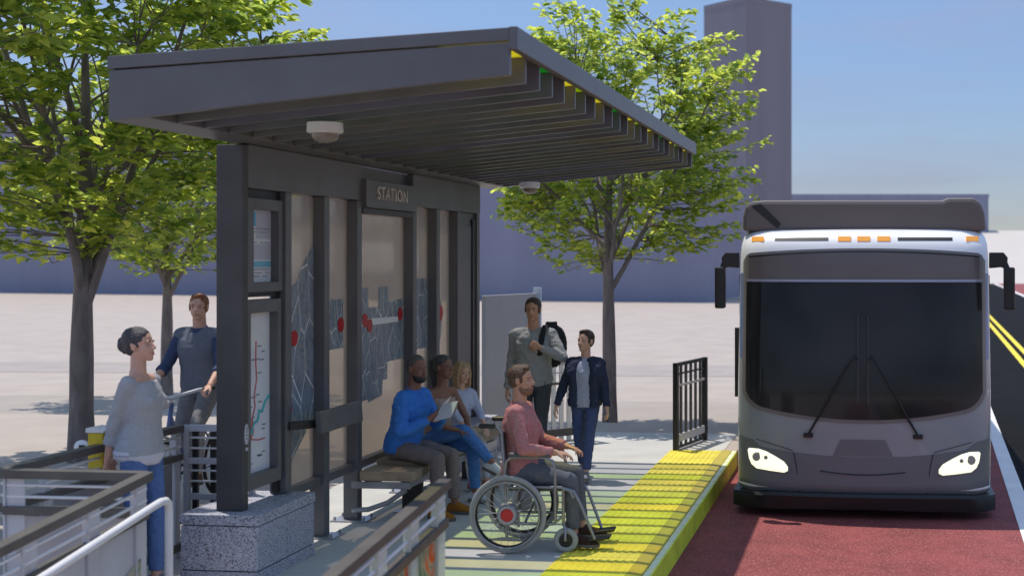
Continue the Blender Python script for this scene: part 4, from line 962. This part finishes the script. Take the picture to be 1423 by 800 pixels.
# ------------------------------------------------------------------ trees
BARK = mat('grey_bark', (.20, .165, .155), .85, 0, .35, 12, .6, 40, stretch=(1, 1, .25))
LEAF = leaf_mat('tree_leaves', (.085, .15, .035), (.32, .37, .06), .70)
def tree(label, base, H, r0, crown_c, crown_r, fork, seed, ntw=230, leaf=.105, lpt=17, nl=9):
    rg = random.Random(seed); base = V(base)
    t = thing('street_tree', base, label, 'tree', 'street trees with bright green leaves')
    cc, cr = V(crown_c), V(crown_r)
    m = MB(); samples = []
    # trunk with a slight lean, running on as a leader
    pts = []; n = 9
    for i in range(n + 1):
        f = i / n; pts.append(base + V((math.sin(f * 4 + seed) * .05 * f, math.cos(f * 3 + seed) * .05 * f, f * H * .72)))
    rad = [r0 * (1.25 if i == 0 else 1) * (1 - .80 * max(0, (pts[i].z - base.z - fork * .7) / (H * .72 - fork * .7)) ** .8) for i in range(n + 1)]
    m.tube(pts, rad, 12); mt = MB(); mt.v, mt.f, mt.mi = m.v, m.f, m.mi
    for i in range(n):
        for k in range(3):
            p = pts[i].lerp(pts[i + 1], k / 3)
            if p.z > base.z + fork + .5: samples.append((p, rad[i] * .5))
    def curve(p, q, r, r2, bow, ns=7):
        out = []; mid = p.lerp(q, .45) + bow
        for i in range(ns + 1):
            f = i / ns; a = p.lerp(mid, f); b = mid.lerp(q, f); out.append(a.lerp(b, f) + V((rg.uniform(-1, 1), rg.uniform(-1, 1), rg.uniform(-1, 1))) * .018 * (0 < i < ns))
        m.tube(out, [r + (r2 - r) * (i / ns) ** .8 for i in range(ns + 1)], 7)
        return out
    for i in range(nl):
        a = i * 2.4 + rg.uniform(-.3, .3); z = base.z + fork + (i / nl) ** 1.3 * H * .28
        f = (z - base.z) / (H * .72) * n; k = min(n - 1, int(f)); p = pts[k].lerp(pts[k + 1], f - k)
        e = rg.uniform(-.25, .75); q = cc + V((math.cos(a) * cr.x, math.sin(a) * cr.y, 0)) * .82 * math.cos(e) + V((0, 0, cr.z * .85 * math.sin(e)))
        q.z = max(q.z, z + .5)
        r = r0 * rg.uniform(.36, .5); c = curve(p, q, r, .012, V((0, 0, -.1 + rg.uniform(-.1, .15))) + (q - p) * .05)
        for j, s_ in enumerate(c):
            if j > 1: samples.append((s_, r * (1 - j / 9)))
        for j in (2, 3, 4, 5):
            d = (c[j + 1] - c[j]).normalized(); sd = V((rg.uniform(-1, 1), rg.uniform(-1, 1), rg.uniform(-.1, .9))).normalized()
            q2 = c[j] + (d * .7 + sd).normalized() * rg.uniform(.5, 1.0) * min(cr)
            w_ = V(((q2.x - cc.x) / cr.x, (q2.y - cc.y) / cr.y, (q2.z - cc.z) / cr.z))
            if w_.length > .95: q2 = cc + (q2 - cc) * (.95 / w_.length)
            c2 = curve(c[j], q2, r * .45 * (1 - j / 9), .008, V((0, 0, .08)), 5)
            for s_ in c2[1:]: samples.append((s_, .012))
    lv_ = []; lf = []
    def leaf_at(p, d, nrm, ln):
        sd = d.cross(nrm).normalized(); w_ = ln * rg.uniform(.24, .34); o = len(lv_); fold = nrm * w_ * .35
        lv_.extend([p, p + d * ln * .42 + sd * w_ + fold, p + d * ln * .8 + sd * w_ * .55 + fold * .4, p + d * ln - nrm * ln * .12, p + d * ln * .8 - sd * w_ * .55 + fold * .4, p + d * ln * .42 - sd * w_ + fold])
        lf.extend([(o, o + 1, o + 2, o + 3), (o, o + 3, o + 4, o + 5)])
    for i in range(ntw):
        for _ in range(20):
            u = V((rg.uniform(-1, 1), rg.uniform(-1, 1), rg.uniform(-1, 1)))
            if .3 < u.length < 1: break
        u = u * (u.length ** -.25) if u.length > 0 else u
        bump_ = 1 + .22 * noise.noise(u * 1.8 + V((seed, 0, 0)))
        q = cc + V((u.x * cr.x, u.y * cr.y, u.z * cr.z)) * bump_
        best = min(samples, key=lambda s_: (s_[0] - q).length + max(0, s_[0].z - q.z) * 1.5)
        p = best[0]
        if (q - p).length > 1.3: q = p + (q - p).normalized() * 1.3
        out = (q - V((cc.x, cc.y, q.z - .25))).normalized()
        ln = rg.uniform(.3, .55); tip = q + (out + V((rg.uniform(-.5, .5), rg.uniform(-.5, .5), rg.uniform(-.15, .35)))).normalized() * ln
        c = curve(p, q, min(.011, best[1]), .005, V((0, 0, .05)), 4); m.tube([q, q.lerp(tip, .5) + V((0, 0, .02)), tip], [.005, .004, .0025], 5)
        ax_ = (tip - q).normalized(); flat = (V((0, 0, 1)) + V((rg.uniform(-.4, .4), rg.uniform(-.4, .4), 0))).normalized()
        side = ax_.cross(flat).normalized()
        for k in range(lpt):
            f = (k + .5) / lpt; b = (p.lerp(q, .45 + .55 * f * 2) if f < .5 and (k % 3 == 0) else q.lerp(tip, f))
            s_ = 1 if k % 2 else -1
            d = (ax_ * rg.uniform(.3, 1.) + side * s_ * rg.uniform(.3, 1.1) + V((0, 0, rg.uniform(-.55, .2)))).normalized()
            nr = (flat + V((rg.uniform(-.7, .7), rg.uniform(-.7, .7), rg.uniform(-.2, .2)))).normalized()
            leaf_at(b + V((rg.uniform(-.05, .05), rg.uniform(-.05, .05), rg.uniform(-.05, .05))), d, nr, leaf * rg.uniform(.65, 1.25))
    m.build('trunk', BARK, t, 60)
    me = bpy.data.meshes.new('crown'); me.from_pydata([tuple(p - base) for p in lv_], [], lf); me.materials.append(LEAF); me.update()
    link('crown', me, t, base)
    return t
tree('leafy street tree with a bare trunk behind the platform end, right of the shelter', (-3.65, 17.95, RZ), 6.6, .098, (-3.75, 18.6, 4.0), (1.85, 1.4, 1.95), 1.95, 3, 560, .125, 26)
tree('broad street tree left of the shelter with a thick trunk beside the cyclist', (-8.77, 13.58, -.003), 7.2, .125, (-8.85, 13.6, 4.7), (2.1, 2.2, 2.5), 1.62, 5, 640, .15, 27, 11)
tree('street tree reaching in from the left edge with large bright leaves', (-9.0, 9.6, -.003), 7.0, .12, (-8.3, 9.3, 5.3), (2.0, 1.9, 1.7), 2.4, 11, 560, .17, 26)
tree('small distant street tree partly hidden behind the cyclist', (-12.3, 21.5, RZ), 5.6, .10, (-12.3, 21.5, 3.7), (2.1, 2.0, 1.75), 1.7, 19, 460, .135, 24)

# ------------------------------------------------------------------ wheelchair
WH = 4; wc0 = V((-2.79, 9.98, 0)); Mw = Matrix.Translation(wc0) @ Matrix.Rotation(R(WH), 4, 'Z')
t = thing('wheelchair', wc0, 'self-propelled wheelchair with grey tyres and red hub caps, standing on the deck', 'wheelchair')
chrome = mat('wheelchair_tube', (.30, .30, .31), .28, .6, .1); tyre = mat('grey_tyre', (.33, .33, .31), .6, 0, .1); dk = K['black']; vinyl = mat('grey_vinyl', (.10, .10, .105), .5, 0, .15)
def wm(): return MB(Mw)
for s_ in (1, -1):
    y = .28 * s_; c = V((0, y, .30))
    m = wm(); m.torus(c, (0, 1, 0), .278, .022, 56, 12); wh = m.build('rear_wheel', tyre, t, 60)
    m = wm(); m.lathe([(.258, -.012), (.258, .012), (.238, .009), (.238, -.009)], c, (0, 1, 0), 56, True); m.build('rim', dk, wh, 40)
    m = wm(); m.torus(c + V((0, .045 * s_, 0)), (0, 1, 0), .252, .009, 56, 8); m.build('push_ring', chrome, wh, 60)
    m = wm()
    for k in range(28):
        a = 2 * PI * k / 28; a2 = a + (.35 if k % 2 else -.35)
        m.tube([c + V((math.cos(a2) * .04, .018 * s_ * (1 if k % 4 < 2 else -1), math.sin(a2) * .04)), c + V((math.cos(a) * .242, 0, math.sin(a) * .242))], .0016, 4, False)
    m.build('spokes', K['pale_steel'], wh)
    m = wm(); m.lathe([(.001, .035), (.07, .035), (.082, .02), (.085, -.02), (.001, -.03)], c + V((0, .0, 0)), (0, s_, 0), 32); hb = m.build('hub', K['galv'], wh, 40)
    m = wm(); m.lathe([(.001, .012), (.04, .010), (.05, 0), (.001, 0)], c + V((0, .036 * s_, 0)), (0, s_, 0), 32); m.build('hub_cap', mat('hub_red', (.55, .02, .02), .3, 0, .05), hb, 40)
    # caster
    cc = V((.44, .22 * s_, .095))
    m = wm(); m.torus(cc, (0, 1, 0), .072, .024, 36, 10); cw = m.build('caster', tyre, t, 60)
    m = wm(); m.lathe([(.001, .02), (.05, .016), (.052, -.016), (.001, -.02)], cc, (0, 1, 0), 24); m.build('rim', dk, cw, 40)
    m = wm(); m.tube([cc + V((0, .032, 0)), cc + V((.0, .032, .09)), cc + V((-.02, 0, .12)), cc + V((-.02, 0, .2))], .011, 8); m.tube([cc + V((0, -.032, 0)), cc + V((0, -.032, .09)), cc + V((-.02, 0, .12))], .011, 8); m.build('fork', chrome, cw, 60)
    # side frame
    yf = .225 * s_
    m = wm()
    for pts in ([(-.02, yf, .10), (-.03, yf, .5), (-.06, yf, .93), (-.10, yf, .97), (-.19, yf, .97)], [(-.02, yf, .5), (.40, yf, .5), (.47, yf, .48), (.5, yf, .42)], [(-.02, yf, .22), (.34, yf, .22), (.42, yf, .28), (.42, yf, .5)],
                [(-.03, yf * 1.12, .62), (-.02, yf * 1.12, .70), (.02, yf * 1.12, .735), (.28, yf * 1.12, .735), (.34, yf * 1.12, .71), (.36, yf * 1.12, .62), (.36, yf * 1.05, .24)],
                [(.42, yf, .49), (.50, yf, .47), (.55, yf, .38), (.66, yf * .9, .10)]):
        m.tube(pts, .0125, 9)
    m.build('side_frame', chrome, t, 60)
    m = wm(); m.cap((.02, yf * 1.12, .752), .021, (.30, yf * 1.12, .752), .021, 12); m.build('armrest_pad', vinyl, t, 60)
    m = wm(); m.cap((-.12, yf, .97), .019, (-.22, yf, .97), .019, 12); m.build('push_handle', dk, t, 60)
    m = wm(); m.obox((.69, yf * .62, .10), (.085, 0, .01), (0, .07, 0), (-.001, 0, .009)); m.build('footplate', dk, t, bevel=.004)
m = wm(); m.obox((.20, 0, .485), (.21, 0, 0), (0, .215, 0), (0, 0, .018)); m.build('seat', vinyl, t, bevel=.012)
m = wm(); m.obox((-.045, 0, .72), (.014, 0, -.002), (0, .215, 0), (-.03, 0, .20)); m.build('backrest', vinyl, t, bevel=.008)
m = wm(); m.tube([(.12, -.22, .22), (.2, .22, .5)], .011, 8); m.tube([(.12, .22, .22), (.2, -.22, .5)], .011, 8); m.tube([(0, -.3, .30), (0, .3, .30)], .012, 8); m.build('cross_brace', chrome, t, 60)

# ------------------------------------------------------------------ bicycle (heading towards the camera)
bk0 = V((-6.17, 11.25, -.003)); Mb = Matrix.Translation(bk0) @ Matrix.Rotation(R(-93), 4, 'Z')
t = thing('bicycle', bk0, 'silver city bicycle ridden by the young man in the dark blue shirt', 'bicycle')
def bm_(): return MB(Mb)
for nm, x in (('front_wheel', .55), ('rear_wheel', -.5)):
    c = V((x, 0, .34)); m = bm_(); m.torus(c, (0, 1, 0), .325, .018, 48, 8); wh = m.build(nm, K['black'], t, 60)
    m = bm_(); m.torus(c, (0, 1, 0), .302, .011, 48, 6); m.build('rim', K['pale_steel'], wh, 60)
    m = bm_()
    for k in range(24): a = 2 * PI * k / 24; m.tube([c + V((0, .02 * (-1) ** k, 0)), c + V((math.cos(a) * .3, 0, math.sin(a) * .3))], .0013, 4, False)
    m.build('spokes', K['pale_steel'], wh)
    m = bm_(); m.tube([c + V((math.cos(R(a)) * .365, 0, math.sin(R(a)) * .365)) for a in range(15, 170, 8)], .014, 7); m.build('mudguard', K['pale_steel'], t, 60)
m = bm_()
for a, b, r in (((.36, 0, .86), (.05, 0, .30), .018), ((.38, 0, .76), (-.14, 0, .62), .016), ((.05, 0, .30), (-.19, 0, .95), .016), ((-.5, 0, .34), (.05, 0, .30), .01), ((-.5, 0, .34), (-.15, 0, .7), .009), ((.40, 0, .72), (.34, 0, .98), .02)): m.tube([a, b], r, 8)
m.build('frame', mat('bike_frame', (.10, .14, .30), .3, .2, .1), t, 60)
m = bm_(); m.tube([(.40, .05, .74), (.46, .055, .6), (.55, .05, .34)], .011, 8); m.tube([(.40, -.05, .74), (.46, -.055, .6), (.55, -.05, .34)], .011, 8); m.build('fork', K['pale_steel'], t, 60)
m = bm_(); m.tube([(.18, -.30, 1.10), (.30, -.24, 1.10), (.38, -.12, 1.06), (.37, 0, 1.03), (.38, .12, 1.06), (.30, .24, 1.10), (.18, .30, 1.10)], .015, 8); m.tube([(.34, 0, .97), (.37, 0, 1.04)], .016, 8); hb = m.build('handlebar', K['pale_steel'], t, 60)
for s_ in (1, -1):
    m = bm_(); m.cap((.27, .26 * s_, 1.10), .017, (.17, .305 * s_, 1.10), .017, 10); m.build('grip', K['black'], hb, 60)
m = bm_(); m.lathe([(.001, .05), (.045, .045), (.04, -.03), (.001, -.05)], (.46, 0, .98), (1, 0, 0), 20); m.build('headlamp', K['pale_steel'], t, 50)
m = bm_(); m.loft([((-.34, 0, .96), (0, .03, 0), (0, 0, .02)), ((-.3, 0, .97), (0, .09, 0), (0, 0, .035)), ((-.2, 0, .97), (0, .07, 0), (0, 0, .03)), ((-.05, 0, .975), (0, .022, 0), (0, 0, .02))], 14); m.build('saddle', K['black'], t, 60)
m = bm_(); m.tube([(.05, .09, .30), (.2, .09, .24)], .01, 6); m.tube([(.05, -.09, .30), (-.1, -.09, .36)], .01, 6); m.box(.15, .25, .09, .19, .23, .25); m.box(-.15, -.05, -.19, -.09, .35, .37); m.torus((.05, .05, .3), (0, 1, 0), .09, .005, 24, 5); m.build('crankset', K['black'], t, 60)

# ------------------------------------------------------------------ people
def skin(n, c): return mat('skin_' + n, c, .5, 0, .06, 30, .05, 300, spec=.35, sss=.12)
lips_l, lips_d = mat('lips_light', (.42, .15, .12), .4, 0, .05), mat('lips_dark', (.20, .065, .06), .4, 0, .05)
fair = dict(skin=skin('fair', (.64, .37, .27)), lips=lips_l); tan = dict(skin=skin('tan', (.56, .31, .20)), lips=lips_l); dark = dict(skin=skin('dark', (.25, .125, .085)), lips=lips_d); child = dict(skin=skin('light', (.66, .40, .29)), lips=lips_l)
cloth = lambda n, c, v=.12, **k: mat(n, c, .85, 0, v * .5, 35, .35, 190, spec=.2, **k)
hair = lambda n, c: mat(n, c, .5, 0, .45, 70, .7, 160)
denim = cloth('blue_denim', (.10, .17, .36), .25); grey_knit = cloth('grey_knit', (.40, .40, .42)); jeans_dk = cloth('dark_grey_jeans', (.075, .085, .10), .2)
h_dark = hair('hair_dark_brown', (.045, .028, .02)); h_brown = hair('hair_brown', (.11, .06, .035)); h_red = hair('hair_ginger', (.26, .09, .03)); h_blond = hair('hair_blond', (.42, .27, .15)); h_grey = hair('hair_slate', (.065, .055, .06)); h_black = hair('hair_black', (.025, .022, .022)); h_braid = hair('hair_braided_grey', (.075, .065, .06))
GP = 'people waiting and passing at the stop'

# woman at the left, profile to the right
person('woman in grey sweater with her hair in a bun and hands clasped behind her back', GP, (-4.93, 8.30, 0), 2, 1.80, True, (0, 0, .955), fair,
       {1: dict(p=(-.22, .04, .86), hint=(-1, .7, .1), n=(1, 0, 0), curl=30), -1: dict(p=(-.215, -.075, .83), hint=(-1, -.5, .15), n=(1, 0, 0), curl=35)},
       {1: dict(p=(.06, .09, .085)), -1: dict(p=(-.03, -.09, .085))}, lean=-1, hpitch=7, hyaw=0, hair='bun', haircol=h_grey,
       shirt=[dict(mat=cloth('white_top', (.62, .60, .66)), hem=-.2, top=.45, sleeve=0, infl=.016, name='top', yoke=False, flare=.03), dict(mat=grey_knit, hem=-.03, sleeve=1.45, infl=.024, wr=.014, sr=.9, top=.94, yoke=False, name='sweater', rolled=True)],
       pants=dict(mat=denim, infl=.006, fat=.95, top=.02), shoes=dict(mat=cloth('canvas', (.2, .2, .22))))
# cyclist
person('young man with ginger hair in a dark blue shirt astride a bicycle', GP, (-6.17, 11.25, -.003), -93, 1.84, False, (-.14, 0, 1.08), fair,
       {1: dict(p=(.21, .29, 1.13), hint=(-.6, .55, -1), d=(.7, -.3, -.5), n=(0, 0, -1), curl=55), -1: dict(p=(.21, -.29, 1.13), hint=(-.6, -.55, -1), d=(.7, .3, -.5), n=(0, 0, -1), curl=55)},
       {1: dict(p=(.18, .14, .33), hint=(1, .2, .3)), -1: dict(p=(.0, -.24, .10), hint=(1, -.3, 0))}, lean=5, hyaw=16, hpitch=4, hair='short', haircol=h_red, smile=False,
       shirt=[dict(mat=cloth('navy_shirt', (.055, .075, .15), .2), hem=-.10, sleeve=1.3, infl=.018, wr=.02, collar=True, rolled=True), dict(mat=cloth('lit_shirt_slate', (.15, .165, .205), .1), hem=-.12, sleeve=0, infl=.03, wr=.012, top=.99, yoke=True, name='lit_shirt_torso')], pants=dict(mat=cloth('grey_trousers', (.20, .20, .21), .2), infl=.012), shoes=dict(mat=cloth('brown_leather', (.09, .05, .03))))  # two layers of one shirt: lit torso and shaded sleeves put into colour
# man in blue on the bench
ctx_b = person('man in bright blue shirt holding a leaflet on the near end of the bench', GP, (-4.14, 11.12, 0), -12, 1.80, False, (0, 0, .585), dark,
       {1: dict(p=(.36, .10, .88), hint=(-.3, .7, -1), d=(.5, -.5, .25), n=(.1, -.9, .4), curl=35), -1: dict(p=(.33, -.10, .86), hint=(-.3, -.7, -1), d=(.6, .35, .3), n=(0, .8, .4), curl=35)},
       {1: dict(p=(.45, .14, .09)), -1: dict(p=(.42, -.13, .09))}, lean=14, hyaw=-16, hpitch=0, hair='buzz', haircol=hair('hair_grey_buzz', (.10, .085, .08)), beard=h_black, smile=False,
       shirt=dict(mat=cloth('royal_blue_shirt', (.05, .20, .62), .18), hem=-.17, sleeve=1.96, infl=.022, wr=.03, collar=True), pants=dict(mat=cloth('taupe_trousers', (.20, .165, .155), .15), infl=.012, hem=.05), shoes=dict(mat=cloth('tan_boots', (.32, .13, .02), .25)), build=1.05)
# woman with braids
person('woman with grey braids in a ponytail and blue jeans, legs crossed, second on the bench', GP, (-4.09, 11.83, 0), -28, 1.70, True, (0, 0, .575), dark,
       {1: dict(p=(.40, .06, .66), hint=(-.2, .8, -.6), n=(0, 0, -1), curl=15), -1: dict(p=(.38, -.06, .68), hint=(-.4, -.8, -.6), n=(0, 0, -1), curl=15)},
       {1: dict(p=(.44, .10, .09)), -1: dict(p=(.66, .10, .38), hint=(.5, 0, 1), d=(.8, .2, -.3))}, lean=13, hyaw=4, hpitch=4, hair='pony', haircol=h_braid,
       shirt=dict(mat=cloth('beige_top', (.38, .29, .25)), hem=-.08, sleeve=0, infl=.016, top=.86, yoke=False, name='top'), pants=dict(mat=cloth('bright_denim', (.08, .20, .48), .25), infl=.012), shoes=dict(mat=cloth('white_canvas', (.65, .65, .67))))
# girl
person('girl with long blond hair in a pale lilac blouse, third on the bench', GP, (-4.07, 12.50, 0), -38, 1.38, True, (0, 0, .565), child,
       {1: dict(p=(.30, .10, .60), hint=(-.3, .8, -.6), n=(0, 0, -1), curl=15), -1: dict(p=(.30, -.10, .60), hint=(-.3, -.8, -.6), n=(0, 0, -1), curl=15)},
       {1: dict(p=(.36, .08, .09)), -1: dict(p=(.34, -.08, .09))}, lean=6, hyaw=0, hpitch=2, hair='long', haircol=h_blond, headk=1.16,
       shirt=dict(mat=cloth('lilac_blouse', (.50, .53, .70)), hem=-.12, sleeve=1.5, infl=.018, wr=.02), pants=dict(mat=cloth('pale_trousers', (.50, .50, .55)), infl=.012), shoes=dict(mat=cloth('red_canvas', (.4, .1, .08))))
# man in the wheelchair
person('smiling man in red patterned shirt and grey jeans seated in the wheelchair', GP, (-2.81, 9.98, 0), 3, 1.76, False, (.06, 0, .60), tan,
       {1: dict(p=(.40, .20, .755), hint=(-.4, .7, -.8), n=(0, -.2, -1), curl=22), -1: dict(p=(.38, -.20, .765), hint=(-.4, -.7, -.8), n=(0, .2, -1), curl=22)},
       {1: dict(p=(.53, .12, .135), hint=(1, .1, .5)), -1: dict(p=(.51, -.12, .115), hint=(1, -.1, .5))}, lean=0, hyaw=-10, hpitch=3, hair='short', haircol=h_brown,
       beard=hair('beard_stubble', (.27, .14, .09)), shirt=dict(mat=cloth('red_check_shirt', (.50, .19, .18), .22, speck=(70, (.40, .27, .26), .52)), hem=-.12, sleeve=1.9, infl=.024, wr=.02, collar=True), pants=dict(mat=cloth('grey_denim', (.13, .14, .155), .2), infl=.014, hem=.05), shoes=dict(mat=cloth('brown_shoes', (.055, .03, .022), .2)))
# man walking with a backpack
ctx_m = person('tall man in grey sweater walking towards us, hand on the strap of his backpack', GP, (-3.50, 13.22, 0), -84, 1.86, False, (0, 0, .985), tan,
       {1: dict(p=(.22, .10, 1.35), hint=(-.05, 1, -.7), d=(.1, -.8, .35), n=(-1, -.2, .1), curl=60), -1: dict(p=(-.02, -.28, .86), hint=(-1, -.3, 0), n=(0, 1, 0), curl=25)},
       {1: dict(p=(.16, .09, .09)), -1: dict(p=(-.14, -.09, .11))}, lean=1, hyaw=-4, hpitch=-2, hair='short', haircol=h_dark, beard=None, smile=False,
       shirt=dict(mat=cloth('grey_sweater', (.34, .345, .34)), hem=-.08, sleeve=1.96, infl=.024, wr=.028, name='sweater'), pants=dict(mat=jeans_dk, infl=.013), shoes=dict(mat=cloth('dark_trainers', (.05, .05, .055))), build=1.02)
# boy
ctx_k = person('boy in navy jacket and jeans walking beside the man, looking up at him', GP, (-2.90, 13.02, 0), -92, 1.50, False, (0, 0, .80), child,
       {1: dict(p=(.10, .25, .73), hint=(-.8, .6, 0), n=(0, -1, 0), curl=30), -1: dict(p=(.10, -.30, .70), hint=(-.8, -.6, 0), n=(0, 1, 0), curl=30)},
       {1: dict(p=(.17, .05, .085), pitch=8), -1: dict(p=(-.2, -.08, .12), pitch=-16)}, lean=1, hyaw=-20, hpitch=6, hair='short', haircol=h_dark, headk=1.14,
       shirt=[dict(mat=cloth('lavender_tee', (.42, .45, .60)), hem=-.12, sleeve=0, infl=.02, name='t_shirt', collar=True), dict(mat=cloth('navy_jacket', (.035, .045, .085), .2), hem=-.1, sleeve=1.92, infl=.036, shift=.04, fronts=True, wr=.03, sr=1.12, name='jacket')],
       pants=dict(mat=cloth('navy_jeans', (.075, .10, .22), .22), infl=.013), shoes=dict(mat=cloth('grey_trainers', (.25, .26, .29))))
# leaflet held by the man in blue
Wb = ctx_b['W']; 
def sheet_of(nm, pts, par=None, **kw):
    p = [Wb(q) for q in pts]; n_ = (p[1] - p[0]).cross(p[3] - p[0]).normalized() * .0012; m = MB(); m.add(p + [q + n_ for q in p], [(0, 1, 2, 3), (7, 6, 5, 4), (0, 4, 5, 1), (1, 5, 6, 2), (2, 6, 7, 3), (3, 7, 4, 0)]); return m.build(nm, K['paper'], par, **kw)
lf = sheet_of('leaflet', [(.37, -.09, .84), (.57, -.13, .89), (.61, -.08, 1.03), (.43, -.03, .99)], loc=tuple(Wb((.42, 0, .9))), label='open white leaflet held by the man in blue', cat='leaflet')
BASE[lf.name] = Wb((.42, 0, .9))
sheet_of('page', [(.37, -.09, .84), (.34, .12, .90), (.40, .16, 1.04), (.43, -.03, .99)], lf)
# backpack of the walking man: bag behind the left shoulder, strap over it
def bag(ctx, label, c, r, mtl, strap, loc):
    Wm = ctx['W']; t = thing('backpack', Wm(loc), label, 'backpack')
    m = MB(); fx = ctx['fwd']; lx = ctx['slat']
    m.ell(Wm(c), r, (fx, lx, V((0, 0, 1)))); m.ell(Wm((c[0] - .05, c[1], c[2] - .08)), (r[0] * .8, r[1] * .85, r[2] * .6), (fx, lx, V((0, 0, 1)))); m.cap(Wm((c[0], c[1] - .05, c[2] + r[2])), .016, Wm((c[0], c[1] + .05, c[2] + r[2])), .016, 8)
    rbuild(m, 'bag', mtl, t, .009, 2, .02, .06)
    for st_ in strap:
        m = MB()
        P_ = [Wm(p) for p in st_]
        m.loft([(p, lx * .03, (fx * .006 if i not in (1, 2) else V((0, 0, .007)))) for i, p in enumerate(P_)], 10); m.build('strap', mtl, t, 60)
blk = cloth('black_nylon', (.03, .03, .032), .3)
bag(ctx_m, 'black backpack slung over the left shoulder of the tall man', (-.20, .16, 1.34), (.12, .17, .24), blk, [[(.155, .08, 1.26), (.14, .11, 1.46), (.05, .13, 1.565), (-.08, .14, 1.55), (-.14, .14, 1.45)]], (-.2, .16, 1.1))
